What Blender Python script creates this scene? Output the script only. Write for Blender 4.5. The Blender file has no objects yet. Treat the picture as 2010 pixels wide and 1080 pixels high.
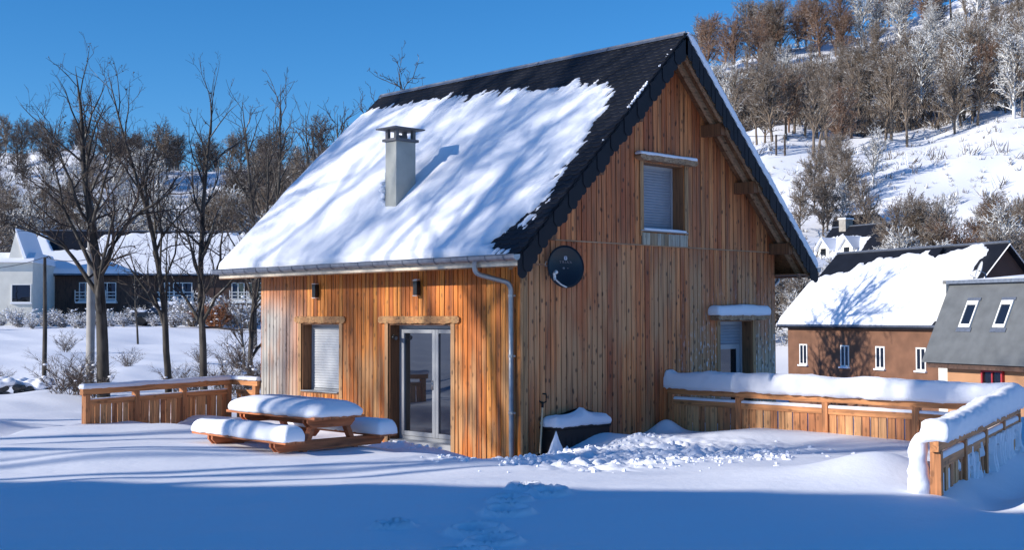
import bpy, math, random
import numpy as np
from mathutils import Vector, Matrix

scene = bpy.context.scene
COL = scene.collection
R = math.radians

# ------------------------------------------------------------------ camera
CAM = np.array([-14.4176, -14.5260, 2.2897])
FW = np.array([0.69819, 0.71515, 0.03286])
RT = np.array([0.71560, -0.69851, -0.00269])
UP = np.array([-0.02103, -0.02539, 0.99946])
FPX = 2430.8
cd = bpy.data.cameras.new("camera")
cam = bpy.data.objects.new("camera", cd)
COL.objects.link(cam)
cd.sensor_width = 36
cd.lens = FPX / 2010 * 36
cd.clip_start = 0.1
cd.clip_end = 6000
mw = Matrix(((RT[0], UP[0], -FW[0], CAM[0]), (RT[1], UP[1], -FW[1], CAM[1]),
             (RT[2], UP[2], -FW[2], CAM[2]), (0, 0, 0, 1)))
cam.matrix_world = mw
scene.camera = cam

# ------------------------------------------------------------------ light
SUN_EL = R(20.5)
SX, SY = -0.9259, 0.3778          # horizontal direction towards the sun
sun_vec = Vector((SX * math.cos(SUN_EL), SY * math.cos(SUN_EL), math.sin(SUN_EL)))
ld = bpy.data.lights.new("sun", 'SUN')
ld.energy = 5.0
ld.angle = R(0.53)
ld.color = (1.0, 0.93, 0.83)
sun = bpy.data.objects.new("sun", ld)
COL.objects.link(sun)
sun.rotation_euler = sun_vec.to_track_quat('Z', 'Y').to_euler()
w = bpy.data.worlds.new("World")
scene.world = w
w.use_nodes = True
nt = w.node_tree
nt.nodes.clear()
sky = nt.nodes.new('ShaderNodeTexSky')
sky.sky_type = 'NISHITA'
sky.sun_disc = False
sky.sun_elevation = SUN_EL
sky.sun_rotation = math.atan2(SX, SY)
sky.altitude = 1200
sky.air_density = 1.0
sky.dust_density = 0.25
sky.ozone_density = 6.0
hs = nt.nodes.new('ShaderNodeHueSaturation')
hs.inputs['Saturation'].default_value = 1.17
hs.inputs['Value'].default_value = 1.0
bg = nt.nodes.new('ShaderNodeBackground')
bg.inputs['Strength'].default_value = 0.138
wo = nt.nodes.new('ShaderNodeOutputWorld')
nt.links.new(sky.outputs[0], hs.inputs['Color'])
nt.links.new(hs.outputs[0], bg.inputs[0])
nt.links.new(bg.outputs[0], wo.inputs[0])
scene.view_settings.view_transform = 'Standard'
scene.view_settings.look = 'None'
scene.view_settings.exposure = 0.24
scene.view_settings.gamma = 1.0
scene.cycles.max_bounces = 6
scene.cycles.diffuse_bounces = 3

# ------------------------------------------------------------------ helpers
def at(u, v, depth):
    """world point seen at photo pixel (u, v) at a given distance along the view axis"""
    d = FW + RT * (u - 1005) / FPX - UP * (v - 540) / FPX
    return CAM + depth * d
def onz(u, v, z):
    d = FW + RT * (u - 1005) / FPX - UP * (v - 540) / FPX
    return CAM + (z - CAM[2]) / d[2] * d
RH = np.array([0.7156, -0.6985]); FH = np.array([0.6985, 0.7156])
def place(u, depth):
    """ground position (x, y) in the direction of photo column u, depth metres away"""
    lat = (u - 1005) / FPX * depth
    p = CAM[:2] + FH * depth + RH * lat
    return p[0], p[1]

def hsh(ix, iy, seed):
    n = (ix.astype(np.int64) * 374761393 + iy.astype(np.int64) * 668265263 + seed * 974711) & 0x7fffffff
    n = ((n ^ (n >> 13)) * 1274126177) & 0x7fffffff
    n = n ^ (n >> 16)
    return (n & 0xffff) / 65535.0
def vn(x, y, seed=0):
    x = np.asarray(x, float); y = np.asarray(y, float)
    ix = np.floor(x); iy = np.floor(y)
    fx = x - ix; fy = y - iy
    fx = fx * fx * (3 - 2 * fx); fy = fy * fy * (3 - 2 * fy)
    a = hsh(ix, iy, seed); b = hsh(ix + 1, iy, seed)
    c = hsh(ix, iy + 1, seed); d = hsh(ix + 1, iy + 1, seed)
    return (a * (1 - fx) + b * fx) * (1 - fy) + (c * (1 - fx) + d * fx) * fy
def fbm(x, y, oct=4, seed=0):
    s = 0; a = 1; t = 0
    for i in range(oct):
        s = s + a * vn(x * 2 ** i, y * 2 ** i, seed + i * 17); t += a; a *= 0.5
    return s / t
def ss(e0, e1, x):
    t = np.clip((np.asarray(x, float) - e0) / (e1 - e0), 0, 1)
    return t * t * (3 - 2 * t)

class MB:
    def __init__(self):
        self.v = []; self.f = []
    def add(self, vs, fs):
        n = len(self.v)
        self.v.extend([tuple(map(float, p)) for p in vs])
        self.f.extend([tuple(i + n for i in q) for q in fs])
        return self
    def box(self, x0, x1, y0, y1, z0, z1):
        vs = [(x0, y0, z0), (x1, y0, z0), (x1, y1, z0), (x0, y1, z0), (x0, y0, z1), (x1, y0, z1), (x1, y1, z1), (x0, y1, z1)]
        return self.add(vs, [(0, 3, 2, 1), (4, 5, 6, 7), (0, 1, 5, 4), (1, 2, 6, 5), (2, 3, 7, 6), (3, 0, 4, 7)])
    def hexa(self, vs):
        return self.add(vs, [(0, 3, 2, 1), (4, 5, 6, 7), (0, 1, 5, 4), (1, 2, 6, 5), (2, 3, 7, 6), (3, 0, 4, 7)])
    def beam(self, p, q, wd, ht, up=(0, 0, 1)):
        """box from p to q, wd across, ht along up"""
        p = Vector(p); q = Vector(q); d = (q - p).normalized(); u = Vector(up)
        s = d.cross(u).normalized() * wd / 2; u2 = s.cross(d).normalized() * ht / 2
        vs = [p - s - u2, p + s - u2, q + s - u2, q - s - u2, p - s + u2, p + s + u2, q + s + u2, q - s + u2]
        return self.hexa(vs)
    def tube(self, pts, rad, n=6, cap=True):
        pts = [Vector(p) for p in pts]
        m = len(pts)
        if not hasattr(rad, '__len__'): rad = [rad] * m
        rings = []
        base = len(self.v)
        for i, p in enumerate(pts):
            d = (pts[min(i + 1, m - 1)] - pts[max(i - 1, 0)])
            if d.length < 1e-9: d = Vector((0, 0, 1))
            d.normalize()
            a = Vector((0, 0, 1)) if abs(d.z) < 0.9 else Vector((1, 0, 0))
            s = d.cross(a).normalized(); t = s.cross(d)
            for k in range(n):
                an = 2 * math.pi * k / n
                q = p + (s * math.cos(an) + t * math.sin(an)) * rad[i]
                self.v.append((q.x, q.y, q.z))
        for i in range(m - 1):
            for k in range(n):
                k2 = (k + 1) % n
                self.f.append((base + i * n + k, base + i * n + k2, base + (i + 1) * n + k2, base + (i + 1) * n + k))
        if cap:
            self.f.append(tuple(base + k for k in range(n)))
            self.f.append(tuple(base + (m - 1) * n + k for k in reversed(range(n))))
        return self
    def lathe(self, prof, n=24, c=(0, 0, 0)):
        base = len(self.v)
        for r, z in prof:
            for k in range(n):
                a = 2 * math.pi * k / n
                self.v.append((c[0] + r * math.cos(a), c[1] + r * math.sin(a), c[2] + z))
        for i in range(len(prof) - 1):
            for k in range(n):
                k2 = (k + 1) % n
                self.f.append((base + i * n + k, base + i * n + k2, base + (i + 1) * n + k2, base + (i + 1) * n + k))
        return self
    def prism(self, poly, fn0, fn1):
        """poly: 2-D points; fn0/fn1 map a 2-D point to the two end faces"""
        n = len(poly)
        vs = [fn0(p) for p in poly] + [fn1(p) for p in poly]
        fs = [tuple(range(n)), tuple(reversed(range(n, 2 * n)))]
        fs += [(i, n + i, n + (i + 1) % n, (i + 1) % n) for i in range(n)]
        return self.add(vs, fs)
    def build(self, name, mat, parent=None, smooth=False):
        me = bpy.data.meshes.new(name)
        me.from_pydata(self.v, [], self.f)
        me.update()
        if smooth:
            me.polygons.foreach_set('use_smooth', [True] * len(me.polygons))
        if mat: me.materials.append(mat)
        o = bpy.data.objects.new(name, me)
        COL.objects.link(o)
        if parent is not None: o.parent = parent
        return o
def grid_mesh(name, P, mat, parent=None, smooth=True):
    """P: (ny, nx, 3) array"""
    ny, nx = P.shape[:2]
    me = bpy.data.meshes.new(name)
    me.vertices.add(nx * ny)
    me.vertices.foreach_set('co', P.reshape(-1).astype(np.float32))
    i = np.arange(nx - 1)[None, :] + np.arange(ny - 1)[:, None] * nx
    q = np.stack([i, i + 1, i + 1 + nx, i + nx], -1).reshape(-1)
    nf = (nx - 1) * (ny - 1)
    me.loops.add(nf * 4)
    me.loops.foreach_set('vertex_index', q.astype(np.int32))
    me.polygons.add(nf)
    me.polygons.foreach_set('loop_start', np.arange(0, nf * 4, 4, dtype=np.int32))
    me.polygons.foreach_set('use_smooth', np.full(nf, smooth))
    me.update(calc_edges=True)
    me.materials.append(mat)
    o = bpy.data.objects.new(name, me)
    COL.objects.link(o)
    if parent is not None: o.parent = parent
    return o
def tag(o, label=None, cat=None, group=None, kind=None):
    if label: o['label'] = label
    if cat: o['category'] = cat
    if group: o['group'] = group
    if kind: o['kind'] = kind
    return o
def thing(name, label, cat, group=None, loc=(0, 0, 0), rz=0):
    o = bpy.data.objects.new(name, None)
    COL.objects.link(o)
    o.location = loc; o.rotation_euler = (0, 0, rz)
    o.empty_display_size = 0.2
    return tag(o, label, cat, group)
def bev(o, wd=0.006, seg=2):
    m = o.modifiers.new('bevel', 'BEVEL'); m.width = wd; m.segments = seg; m.limit_method = 'ANGLE'
    return o

# ------------------------------------------------------------------ materials
def mat_new(name):
    m = bpy.data.materials.new(name); m.use_nodes = True
    n = m.node_tree; b = n.nodes['Principled BSDF']
    return m, n, b
def L(n, a, b): n.links.new(a, b)
def plain(name, col, rough=0.6, metal=0.0, var=0.12, scale=6.0, bump=0.0):
    m, n, b = mat_new(name)
    tc = n.nodes.new('ShaderNodeTexCoord')
    nz = n.nodes.new('ShaderNodeTexNoise'); nz.inputs['Scale'].default_value = scale; nz.inputs['Detail'].default_value = 6
    L(n, tc.outputs['Object'], nz.inputs['Vector'])
    cr = n.nodes.new('ShaderNodeMapRange'); cr.inputs[1].default_value = 0.25; cr.inputs[2].default_value = 0.75
    cr.inputs[3].default_value = 1 - var; cr.inputs[4].default_value = 1 + var
    L(n, nz.outputs[0], cr.inputs[0])
    mx = n.nodes.new('ShaderNodeVectorMath'); mx.operation = 'SCALE'
    mx.inputs[0].default_value = col
    L(n, cr.outputs[0], mx.inputs['Scale'])
    L(n, mx.outputs[0], b.inputs['Base Color'])
    b.inputs['Roughness'].default_value = rough
    b.inputs['Metallic'].default_value = metal
    if bump:
        bp = n.nodes.new('ShaderNodeBump'); bp.inputs['Strength'].default_value = bump; bp.inputs['Distance'].default_value = 0.02
        L(n, nz.outputs[0], bp.inputs['Height']); L(n, bp.outputs[0], b.inputs['Normal'])
    return m
def ramp(n, stops):
    r = n.nodes.new('ShaderNodeValToRGB')
    e = r.color_ramp.elements
    while len(e) < len(stops): e.new(0.5)
    for i, (p, c) in enumerate(stops):
        e[i].position = p; e[i].color = (*c, 1) if len(c) == 3 else c
    return r
def mixc(n, fac, a, b):
    m = n.nodes.new('ShaderNodeMix'); m.data_type = 'RGBA'
    for s, v in ((m.inputs[0], fac), (m.inputs[6], a), (m.inputs[7], b)):
        if hasattr(v, 'links') or isinstance(v, bpy.types.NodeSocket): L(n, v, s)
        elif isinstance(v, (int, float)): s.default_value = v
        else: s.default_value = (*v, 1)
    return m.outputs[2]

def snow_mat(name, bump=0.25, scale=9.0, col=(0.84, 0.86, 0.93)):
    m, n, b = mat_new(name)
    b.inputs['Base Color'].default_value = (*col, 1)
    b.inputs['Roughness'].default_value = 0.75
    b.inputs['Specular IOR Level'].default_value = 0.25
    tc = n.nodes.new('ShaderNodeTexCoord')
    nz = n.nodes.new('ShaderNodeTexNoise'); nz.inputs['Scale'].default_value = scale; nz.inputs['Detail'].default_value = 8
    nz.inputs['Roughness'].default_value = 0.6
    L(n, tc.outputs['Object'], nz.inputs['Vector'])
    bp = n.nodes.new('ShaderNodeBump'); bp.inputs['Strength'].default_value = bump; bp.inputs['Distance'].default_value = 0.03
    L(n, nz.outputs[0], bp.inputs['Height'])
    nz2 = n.nodes.new('ShaderNodeTexNoise'); nz2.inputs['Scale'].default_value = 70; nz2.inputs['Detail'].default_value = 4
    L(n, tc.outputs['Object'], nz2.inputs['Vector'])
    bp2 = n.nodes.new('ShaderNodeBump'); bp2.inputs['Strength'].default_value = 0.35; bp2.inputs['Distance'].default_value = 0.006
    L(n, nz2.outputs[0], bp2.inputs['Height']); L(n, bp.outputs[0], bp2.inputs['Normal']); L(n, bp2.outputs[0], b.inputs['Normal'])
    return m
SNOW = snow_mat('snow_surface')
SNOW_ROOF = snow_mat('roof_snow', 0.35, 5.0)

def wood_mat(name, cols, grain=18.0, along='z', knots=1.0, grey=None, rough=0.7, weather=None, isl=1.0):
    """cols: three colours dark/mid/light chosen per board; grey(n, tc)-> (factor socket, colour)"""
    m, n, b = mat_new(name)
    tc = n.nodes.new('ShaderNodeTexCoord')
    geo = n.nodes.new('ShaderNodeNewGeometry')
    rp = ramp(n, [(0.0, cols[0]), (0.5, cols[1]), (1.0, cols[2])])
    L(n, geo.outputs['Random Per Island'], rp.inputs[0])
    off = n.nodes.new('ShaderNodeVectorMath'); off.operation = 'SCALE'; off.inputs[0].default_value = (37, 53, 71)
    L(n, geo.outputs['Random Per Island'], off.inputs['Scale'])
    add = n.nodes.new('ShaderNodeVectorMath'); add.operation = 'ADD'
    L(n, tc.outputs['Object'], add.inputs[0]); L(n, off.outputs[0], add.inputs[1])
    mp = n.nodes.new('ShaderNodeMapping')
    s = {'z': (grain, grain, 0.9), 'x': (0.9, grain, grain), 'y': (grain, 0.9, grain)}[along]
    mp.inputs['Scale'].default_value = s
    L(n, add.outputs[0], mp.inputs['Vector'])
    nz = n.nodes.new('ShaderNodeTexNoise'); nz.inputs['Scale'].default_value = 1.6; nz.inputs['Detail'].default_value = 7
    nz.inputs['Distortion'].default_value = 0.6
    L(n, mp.outputs[0], nz.inputs['Vector'])
    gr = ramp(n, [(0.32, (0.52,) * 3), (0.5, (0.95,) * 3), (0.7, (1.25,) * 3)])
    L(n, nz.outputs[0], gr.inputs[0])
    mul = n.nodes.new('ShaderNodeVectorMath'); mul.operation = 'MULTIPLY'
    L(n, rp.outputs[0], mul.inputs[0]); L(n, gr.outputs[0], mul.inputs[1])
    col = mul.outputs[0]
    if weather: col = weather(n, tc, col)
    if knots:
        mk = n.nodes.new('ShaderNodeMapping')
        k = {'z': (8.5, 8.5, 4.6), 'x': (4.2, 7.5, 7.5), 'y': (7.5, 4.2, 7.5)}[along]
        mk.inputs['Scale'].default_value = k
        L(n, add.outputs[0], mk.inputs['Vector'])
        vo = n.nodes.new('ShaderNodeTexVoronoi'); vo.inputs['Scale'].default_value = 1.0
        L(n, mk.outputs[0], vo.inputs['Vector'])
        kr = ramp(n, [(0.13, (1, 1, 1)), (0.24, (0, 0, 0))])
        L(n, vo.outputs['Distance'], kr.inputs[0])
        km = n.nodes.new('ShaderNodeMath'); km.operation = 'MULTIPLY'; km.inputs[1].default_value = 0.8 * knots
        L(n, kr.outputs[0], km.inputs[0])
        col = mixc(n, km.outputs[0], col, (0.035, 0.016, 0.008))
    L(n, col, b.inputs['Base Color'])
    b.inputs['Roughness'].default_value = rough
    bp = n.nodes.new('ShaderNodeBump'); bp.inputs['Strength'].default_value = 0.35; bp.inputs['Distance'].default_value = 0.006
    L(n, nz.outputs[0], bp.inputs['Height']); L(n, bp.outputs[0], b.inputs['Normal'])
    return m
def sep(n, tc):
    s = n.nodes.new('ShaderNodeSeparateXYZ'); L(n, tc.outputs['Object'], s.inputs[0]); return s
def maprange(n, src, a, b, c=0.0, d=1.0):
    m = n.nodes.new('ShaderNodeMapRange'); m.interpolation_type = 'SMOOTHSTEP'
    m.inputs[1].default_value = a; m.inputs[2].default_value = b; m.inputs[3].default_value = c; m.inputs[4].default_value = d
    L(n, src, m.inputs[0]); return m.outputs[0]
def noise(n, tc, scale, sx=1, sy=1, sz=1, detail=4):
    mp = n.nodes.new('ShaderNodeMapping'); mp.inputs['Scale'].default_value = (sx, sy, sz)
    L(n, tc.outputs['Object'], mp.inputs['Vector'])
    z = n.nodes.new('ShaderNodeTexNoise'); z.inputs['Scale'].default_value = scale; z.inputs['Detail'].default_value = detail
    L(n, mp.outputs[0], z.inputs['Vector']); return z.outputs[0]
def math_(n, op, a, b):
    m = n.nodes.new('ShaderNodeMath'); m.operation = op; m.use_clamp = (op in ('MULTIPLY', 'ADD'))
    for s, v in ((m.inputs[0], a), (m.inputs[1], b)):
        if isinstance(v, (int, float)): s.default_value = v
        else: L(n, v, s)
    return m.outputs[0]
def eave_weather(n, tc, col):
    s = sep(n, tc)
    # bleached grey towards the far end, tan lower down where the wall is rained on, orange kept under the eave
    g1 = maprange(n, s.outputs[1], 5.6, 7.5)
    top = maprange(n, s.outputs[2], 3.0, 2.0)
    nz = noise(n, tc, 2.0, 1, 3.0, 0.5, 5)
    f1 = math_(n, 'MULTIPLY', g1, math_(n, 'ADD', top, 0.15))
    f1 = math_(n, 'MULTIPLY', f1, maprange(n, nz, 0.25, 0.5, 0.55, 1.0))
    low = maprange(n, s.outputs[2], 2.3, 1.2)
    nz2 = noise(n, tc, 1.7, 1, 2.4, 0.35, 4)
    f2 = math_(n, 'MULTIPLY', low, maprange(n, nz2, 0.42, 0.62, 0.0, 0.75))
    c = mixc(n, f2, col, (0.48, 0.27, 0.12))
    c = mixc(n, f1, c, (0.40, 0.38, 0.35))
    nz5 = noise(n, tc, 1.6, 1, 7.0, 0.35, 5)
    c = mixc(n, maprange(n, nz5, 0.52, 0.70, 0, 0.6), c, (0.14, 0.045, 0.014))
    # dark damp streaks
    nz3 = noise(n, tc, 1.3, 1, 7.0, 0.5, 4)
    f3 = math_(n, 'MULTIPLY', maprange(n, s.outputs[2], 1.6, 0.1), maprange(n, nz3, 0.52, 0.68, 0, 0.8))
    return mixc(n, f3, c, (0.05, 0.04, 0.035))
def gable_weather(n, tc, col):
    s = sep(n, tc)
    low = maprange(n, s.outputs[2], 3.9, 2.6)
    nz = noise(n, tc, 0.9, 2.0, 1, 0.45, 4)
    f = math_(n, 'MULTIPLY', math_(n, 'ADD', low, 0.25), maprange(n, nz, 0.38, 0.62, 0.05, 0.75))
    c = mixc(n, f, col, (0.54, 0.31, 0.155))
    nz4 = noise(n, tc, 1.6, 7.0, 1, 0.35, 5)
    c = mixc(n, maprange(n, nz4, 0.50, 0.68, 0, 0.6), c, (0.13, 0.06, 0.03))
    f2 = math_(n, 'MULTIPLY', maprange(n, s.outputs[0], 4.8, 6.2), maprange(n, s.outputs[2], 3.0, 0.6))
    nz2 = noise(n, tc, 1.5, 4.0, 1, 0.8, 5)
    f2 = math_(n, 'MULTIPLY', f2, maprange(n, nz2, 0.35, 0.6, 0.3, 1.0))
    c = mixc(n, f2, c, (0.46, 0.37, 0.27))
    # rime sticking to the boards low down at the right
    nz3 = noise(n, tc, 9.0, 3.0, 1, 0.8, 6)
    f3 = math_(n, 'MULTIPLY', maprange(n, s.outputs[0], 3.6, 5.6), maprange(n, s.outputs[2], 3.3, 0.9))
    f3 = math_(n, 'MULTIPLY', f3, maprange(n, nz3, 0.58, 0.64, 0, 0.9))
    return mixc(n, f3, c, (0.75, 0.77, 0.8))
W_EAVE = wood_mat('larch_cladding_sunny', [(0.40, 0.10, 0.013), (0.66, 0.195, 0.027), (0.76, 0.29, 0.05)], weather=eave_weather, knots=0.6)
W_GABLE = wood_mat('larch_cladding_gable', [(0.34, 0.075, 0.022), (0.56, 0.165, 0.05), (0.70, 0.26, 0.09)], weather=gable_weather, knots=1.0)
W_TRIM = wood_mat('larch_trim', [(0.33, 0.17, 0.07), (0.4, 0.22, 0.1), (0.45, 0.26, 0.13)], knots=0.8)
W_TRIM_Y = wood_mat('larch_beam_y', [(0.36, 0.17, 0.06), (0.4, 0.2, 0.08), (0.45, 0.25, 0.1)], along='y', knots=0.8)
W_TRIM_X = wood_mat('larch_beam_x', [(0.33, 0.19, 0.1), (0.38, 0.23, 0.13), (0.42, 0.27, 0.16)], along='x', knots=0.8)
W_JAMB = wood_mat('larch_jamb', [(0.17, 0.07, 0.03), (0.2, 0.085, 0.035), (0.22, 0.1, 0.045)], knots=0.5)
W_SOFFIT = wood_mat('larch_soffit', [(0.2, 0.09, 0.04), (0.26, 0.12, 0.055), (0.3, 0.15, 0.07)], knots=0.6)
W_DARK = plain('dark_backing_wood', (0.05, 0.025, 0.012), 0.85)
W_FENCE = wood_mat('fence_boards', [(0.46, 0.17, 0.07), (0.60, 0.26, 0.10), (0.68, 0.36, 0.16)], knots=0.5)
W_FENCE_H = wood_mat('fence_rails', [(0.34, 0.13, 0.055), (0.38, 0.15, 0.065), (0.42, 0.18, 0.08)], along='y', grain=14, knots=0.5)
W_TABLE = wood_mat('table_planks', [(0.42, 0.13, 0.045), (0.46, 0.15, 0.055), (0.5, 0.18, 0.07)], along='y', grain=12, knots=0.3)
SLATE = plain('slate', (0.008, 0.0095, 0.0155), 0.6, 0.0, 0.3, 1.7, 0.15)
SLATE.node_tree.nodes['Principled BSDF'].inputs['Specular IOR Level'].default_value = 0.22
ZINC = plain('zinc', (0.26, 0.28, 0.32), 0.38, 0.75, 0.25, 9.0)
ZINC_D = plain('zinc_pipe', (0.34, 0.36, 0.38), 0.42, 0.6, 0.2, 7.0)
PAINT_W = plain('white_paint', (0.75, 0.75, 0.73), 0.5, 0, 0.06, 4)
PVC = plain('grey_window_frame', (0.33, 0.345, 0.37), 0.35, 0, 0.05, 4)
PVC_BLUE = plain('grey_frame_gable', (0.36, 0.38, 0.42), 0.35, 0, 0.05, 4)
SHUT_SHADED = plain('gable_shutter_shaded', (0.26, 0.29, 0.35), 0.4, 0, 0.06, 5)  # shutter grey made darker and bluer, the gable side's shade painted in
SHUT = plain('roller_shutter', (0.50, 0.52, 0.55), 0.45, 0, 0.06, 5)
RENDER_CH = plain('chimney_render', (0.38, 0.39, 0.36), 0.9, 0, 0.16, 3.5, 0.3)
CONC = plain('chimney_concrete', (0.14, 0.14, 0.15), 0.8, 0, 0.2, 10)
BLACK = plain('black_plastic', (0.006, 0.006, 0.007), 0.6, 0, 0.2, 8)
BLACKM = plain('black_lamp_metal', (0.02, 0.02, 0.022), 0.35, 0.3, 0.2, 8)
DISH = plain('dish_coating', (0.012, 0.014, 0.022), 0.35, 0, 0.15, 8)
LNB = plain('lnb_plastic', (0.7, 0.7, 0.68), 0.4)
STEEL = plain('steel', (0.5, 0.5, 0.5), 0.35, 0.9)
def glass_mat(name, refl=0.35, tint=(0.012, 0.014, 0.018)):
    m, n, b = mat_new(name)
    n.nodes.remove(b)
    out = n.nodes['Material Output']
    d = n.nodes.new('ShaderNodeBsdfDiffuse'); d.inputs[0].default_value = (*tint, 1)
    g = n.nodes.new('ShaderNodeBsdfGlossy'); g.inputs['Roughness'].default_value = 0.015
    g.inputs[0].default_value = (0.8, 0.87, 1.0, 1)
    tc = n.nodes.new('ShaderNodeTexCoord')
    nz = n.nodes.new('ShaderNodeTexNoise'); nz.inputs['Scale'].default_value = 1.3; nz.inputs['Detail'].default_value = 1
    L(n, tc.outputs['Object'], nz.inputs['Vector'])
    bp = n.nodes.new('ShaderNodeBump'); bp.inputs['Strength'].default_value = 0.03; bp.inputs['Distance'].default_value = 0.1
    L(n, nz.outputs[0], bp.inputs['Height']); L(n, bp.outputs[0], g.inputs['Normal'])
    mx = n.nodes.new('ShaderNodeMixShader'); mx.inputs[0].default_value = refl
    L(n, d.outputs[0], mx.inputs[1]); L(n, g.outputs[0], mx.inputs[2]); L(n, mx.outputs[0], out.inputs[0])
    return m
GLASS = glass_mat('window_glass', 0.15)
GLASS_D = glass_mat('dim_window_glass', 0.12)

# ------------------------------------------------------------------ ground
UU = np.array([-3000, -600, 0, 150, 300, 450, 600, 750, 900, 1100, 1300, 1420, 1500, 1580, 1700, 1850, 2010, 2600, 6000], float)
YC = np.array([250, 262, 292, 285, 325, 325, 318, 290, 238, 190, 150, 128, 96, 84, 62, 10, -60, -220, -300], float)
DC = np.array([260, 260, 260, 250, 235, 235, 240, 250, 260, 280, 310, 325, 335, 335, 345, 355, 360, 380, 380], float)
def ground_far(x, y):
    dx = x - CAM[0]; dy = y - CAM[1]
    dep = dx * FH[0] + dy * FH[1]
    lat = dx * RH[0] + dy * RH[1]
    de = np.maximum(dep, 8.0)
    u = 1005 + FPX * lat / de
    yc = np.interp(u, UU, YC); dc = np.interp(u, UU, DC)
    rr = np.hypot(dx, dy)
    zc = CAM[2] + (620 - yc) / FPX * dc
    right = ss(1250, 1560, u)
    z0 = 1.7 * ss(34, 92, dep) * (1 - right) + right * (-2.9 * ss(27, 50, dep))
    start = 98 * (1 - right) + 70 * right
    t = np.clip((dep - start) / (dc - start), 0, 1)
    prof = t ** 1.22
    hill = (zc - z0) * prof
    over = np.maximum(dep - dc, 0)
    hill = hill - over * 0.06
    rough = (fbm(x * 0.02, y * 0.02, 4, 5) - 0.5) * 9 + (fbm(x * 0.12, y * 0.12, 3, 9) - 0.5) * 3.0
    z = z0 + hill + rough * ss(0.0, 0.15, t) * (1 - ss(0.9, 1.0, t) * 0.75)
    # a far blue ridge beyond everything
    ridge = 150 * ss(900, 1600, dep) * (1 - ss(1700, 2600, dep)) * (0.75 + 0.5 * fbm(x * 0.002, y * 0.002, 4, 3))
    z = np.maximum(z, -12) + ridge
    return np.where(dep > 8, z, z0)
fence_d = np.array([3.82, 1.08]) / 3.97
def ground_near(x, y):
    # terrace snow
    z = np.full_like(x, 0.33)
    # dip along the two visible walls
    dE = -x; inE = ss(-1.2, 0.2, y) * (1 - ss(3.6, 5.2, y))
    z -= 0.33 * (1 - ss(0.15, 1.3, dE)) * inE * (x < 0.6)
    z -= 0.16 * (1 - ss(0.2, 1.6, dE)) * (1 - inE) * (x < 0.6) * ss(3, 5, y)
    dG = -y
    z -= 0.28 * (1 - ss(0.9, 2.6, dG)) * (1 - ss(0.2, 1.6, x - 0.3 * dG)) * ss(-3.0, -1.6, x)
    z -= 0.17 * (1 - ss(0.3, 2.2, dG)) * ss(1.2, 2.6, x) * (1 - ss(4, 4.4, x))
    # scoured hollow under and around the picnic table
    z -= 0.05 * np.exp(-((x + 3.4) / 1.3) ** 2 - ((y - 1.7) / 1.7) ** 2)
    # hollow along the left fence
    s = (x + 3.94) * (-fence_d[1]) + (y - 7.66) * fence_d[0]
    al = (x + 3.94) * fence_d[0] + (y - 7.66) * fence_d[1]
    z -= 0.07 * np.exp(-(s / 1.0) ** 2) * ss(0.6, 2.5, al)
    # outside the terrace on the left and far side
    out1 = ss(0.15, 0.7, s) * ss(-0.2, 0.3, al)
    e = np.array([-5.6, 6.44]) - np.array([-3.94, 7.66]); e = e / np.hypot(*e)
    s2 = (x + 3.94) * (e[1]) + (y - 7.66) * (-e[0])
    out2 = ss(0.1, 0.9, s2) * ss(-1.5, 1.0, y - 5.0)
    z -= 0.42 * np.maximum(out1, out2)
    # far left in front
    z -= 0.15 * ss(-7.5, -10.5, x) * ss(4, 6, y)
    # outside the right railings
    a2 = (x + 1.95) * fence_d[0] + (y + 8.2) * fence_d[1]
    o2 = (x + 1.95) * fence_d[1] - (y + 8.2) * fence_d[0]
    z -= 0.20 * ss(0.0, 0.5, o2) * ss(-1.0, 0.6, a2)
    z -= 0.9 * ss(0.2, 2.5, x - 3.9) * (y < 1.0)
    z += 0.10 * np.exp(-((x + 1.0) / 0.7) ** 2 - ((y + 7.3) / 0.5) ** 2)
    # drifts
    def g(cx, cy, sx, sy, h, rot=0.0):
        c, s_ = math.cos(rot), math.sin(rot)
        X = (x - cx) * c + (y - cy) * s_; Y = -(x - cx) * s_ + (y - cy) * c
        return h * np.exp(-(X / sx) ** 2 - (Y / sy) ** 2)
    z += g(0.95, -1.65, 0.62, 0.5, 0.20) + g(-0.2, -2.2, 1.0, 0.35, 0.12, -0.5) + g(2.4, -2.6, 1.3, 0.6, 0.08, -0.4)
    z += g(-6.6, 1.6, 1.5, 0.6, 0.10, -0.4) + g(-8.3, 3.2, 1.5, 0.5, 0.08, -0.5) + g(-5.2, 0.0, 1.6, 0.5, 0.05, -0.5)
    z += g(-0.45, -8.80, 0.55, 0.30, 0.22, 0.3) + g(-1.15, -7.0, 0.9, 0.6, 0.20, 0.3)
    z += g(-4.3, 11.6, 1.0, 0.6, 0.30, 0.3) + g(-7.2, 8.6, 0.9, 0.6, 0.3, 0.2) + g(-9.6, 6.8, 1.2, 0.7, 0.25)
    z += g(-0.95, 2.0, 0.25, 1.2, 0.14) + g(-0.5, 2.1, 0.22, 0.3, 0.10) + g(-1.7, 0.6, 0.5, 0.7, 0.10)
    z += g(3.45, -0.25, 0.25, 0.3, 0.25) + g(-1.75, -6.3, 1.0, 0.9, 0.10)
    # gentle wind relief
    xr = x * 0.92 - y * 0.39; yr = x * 0.39 + y * 0.92
    z += (fbm(xr * 0.25, yr * 0.55, 3, 2) - 0.5) * 0.20 + (fbm(xr * 0.9, yr * 2.2, 3, 31) - 0.5) * 0.030
    # shovelled and trodden area
    m = ss(-3.4, -2.2, x) * (1 - ss(0.9, 2.6, x + 0.35 * y + 1.2)) * ss(-4.9, -3.6, y) * (1 - ss(-2.3, -1.7, y - 0.25 * x))
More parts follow.
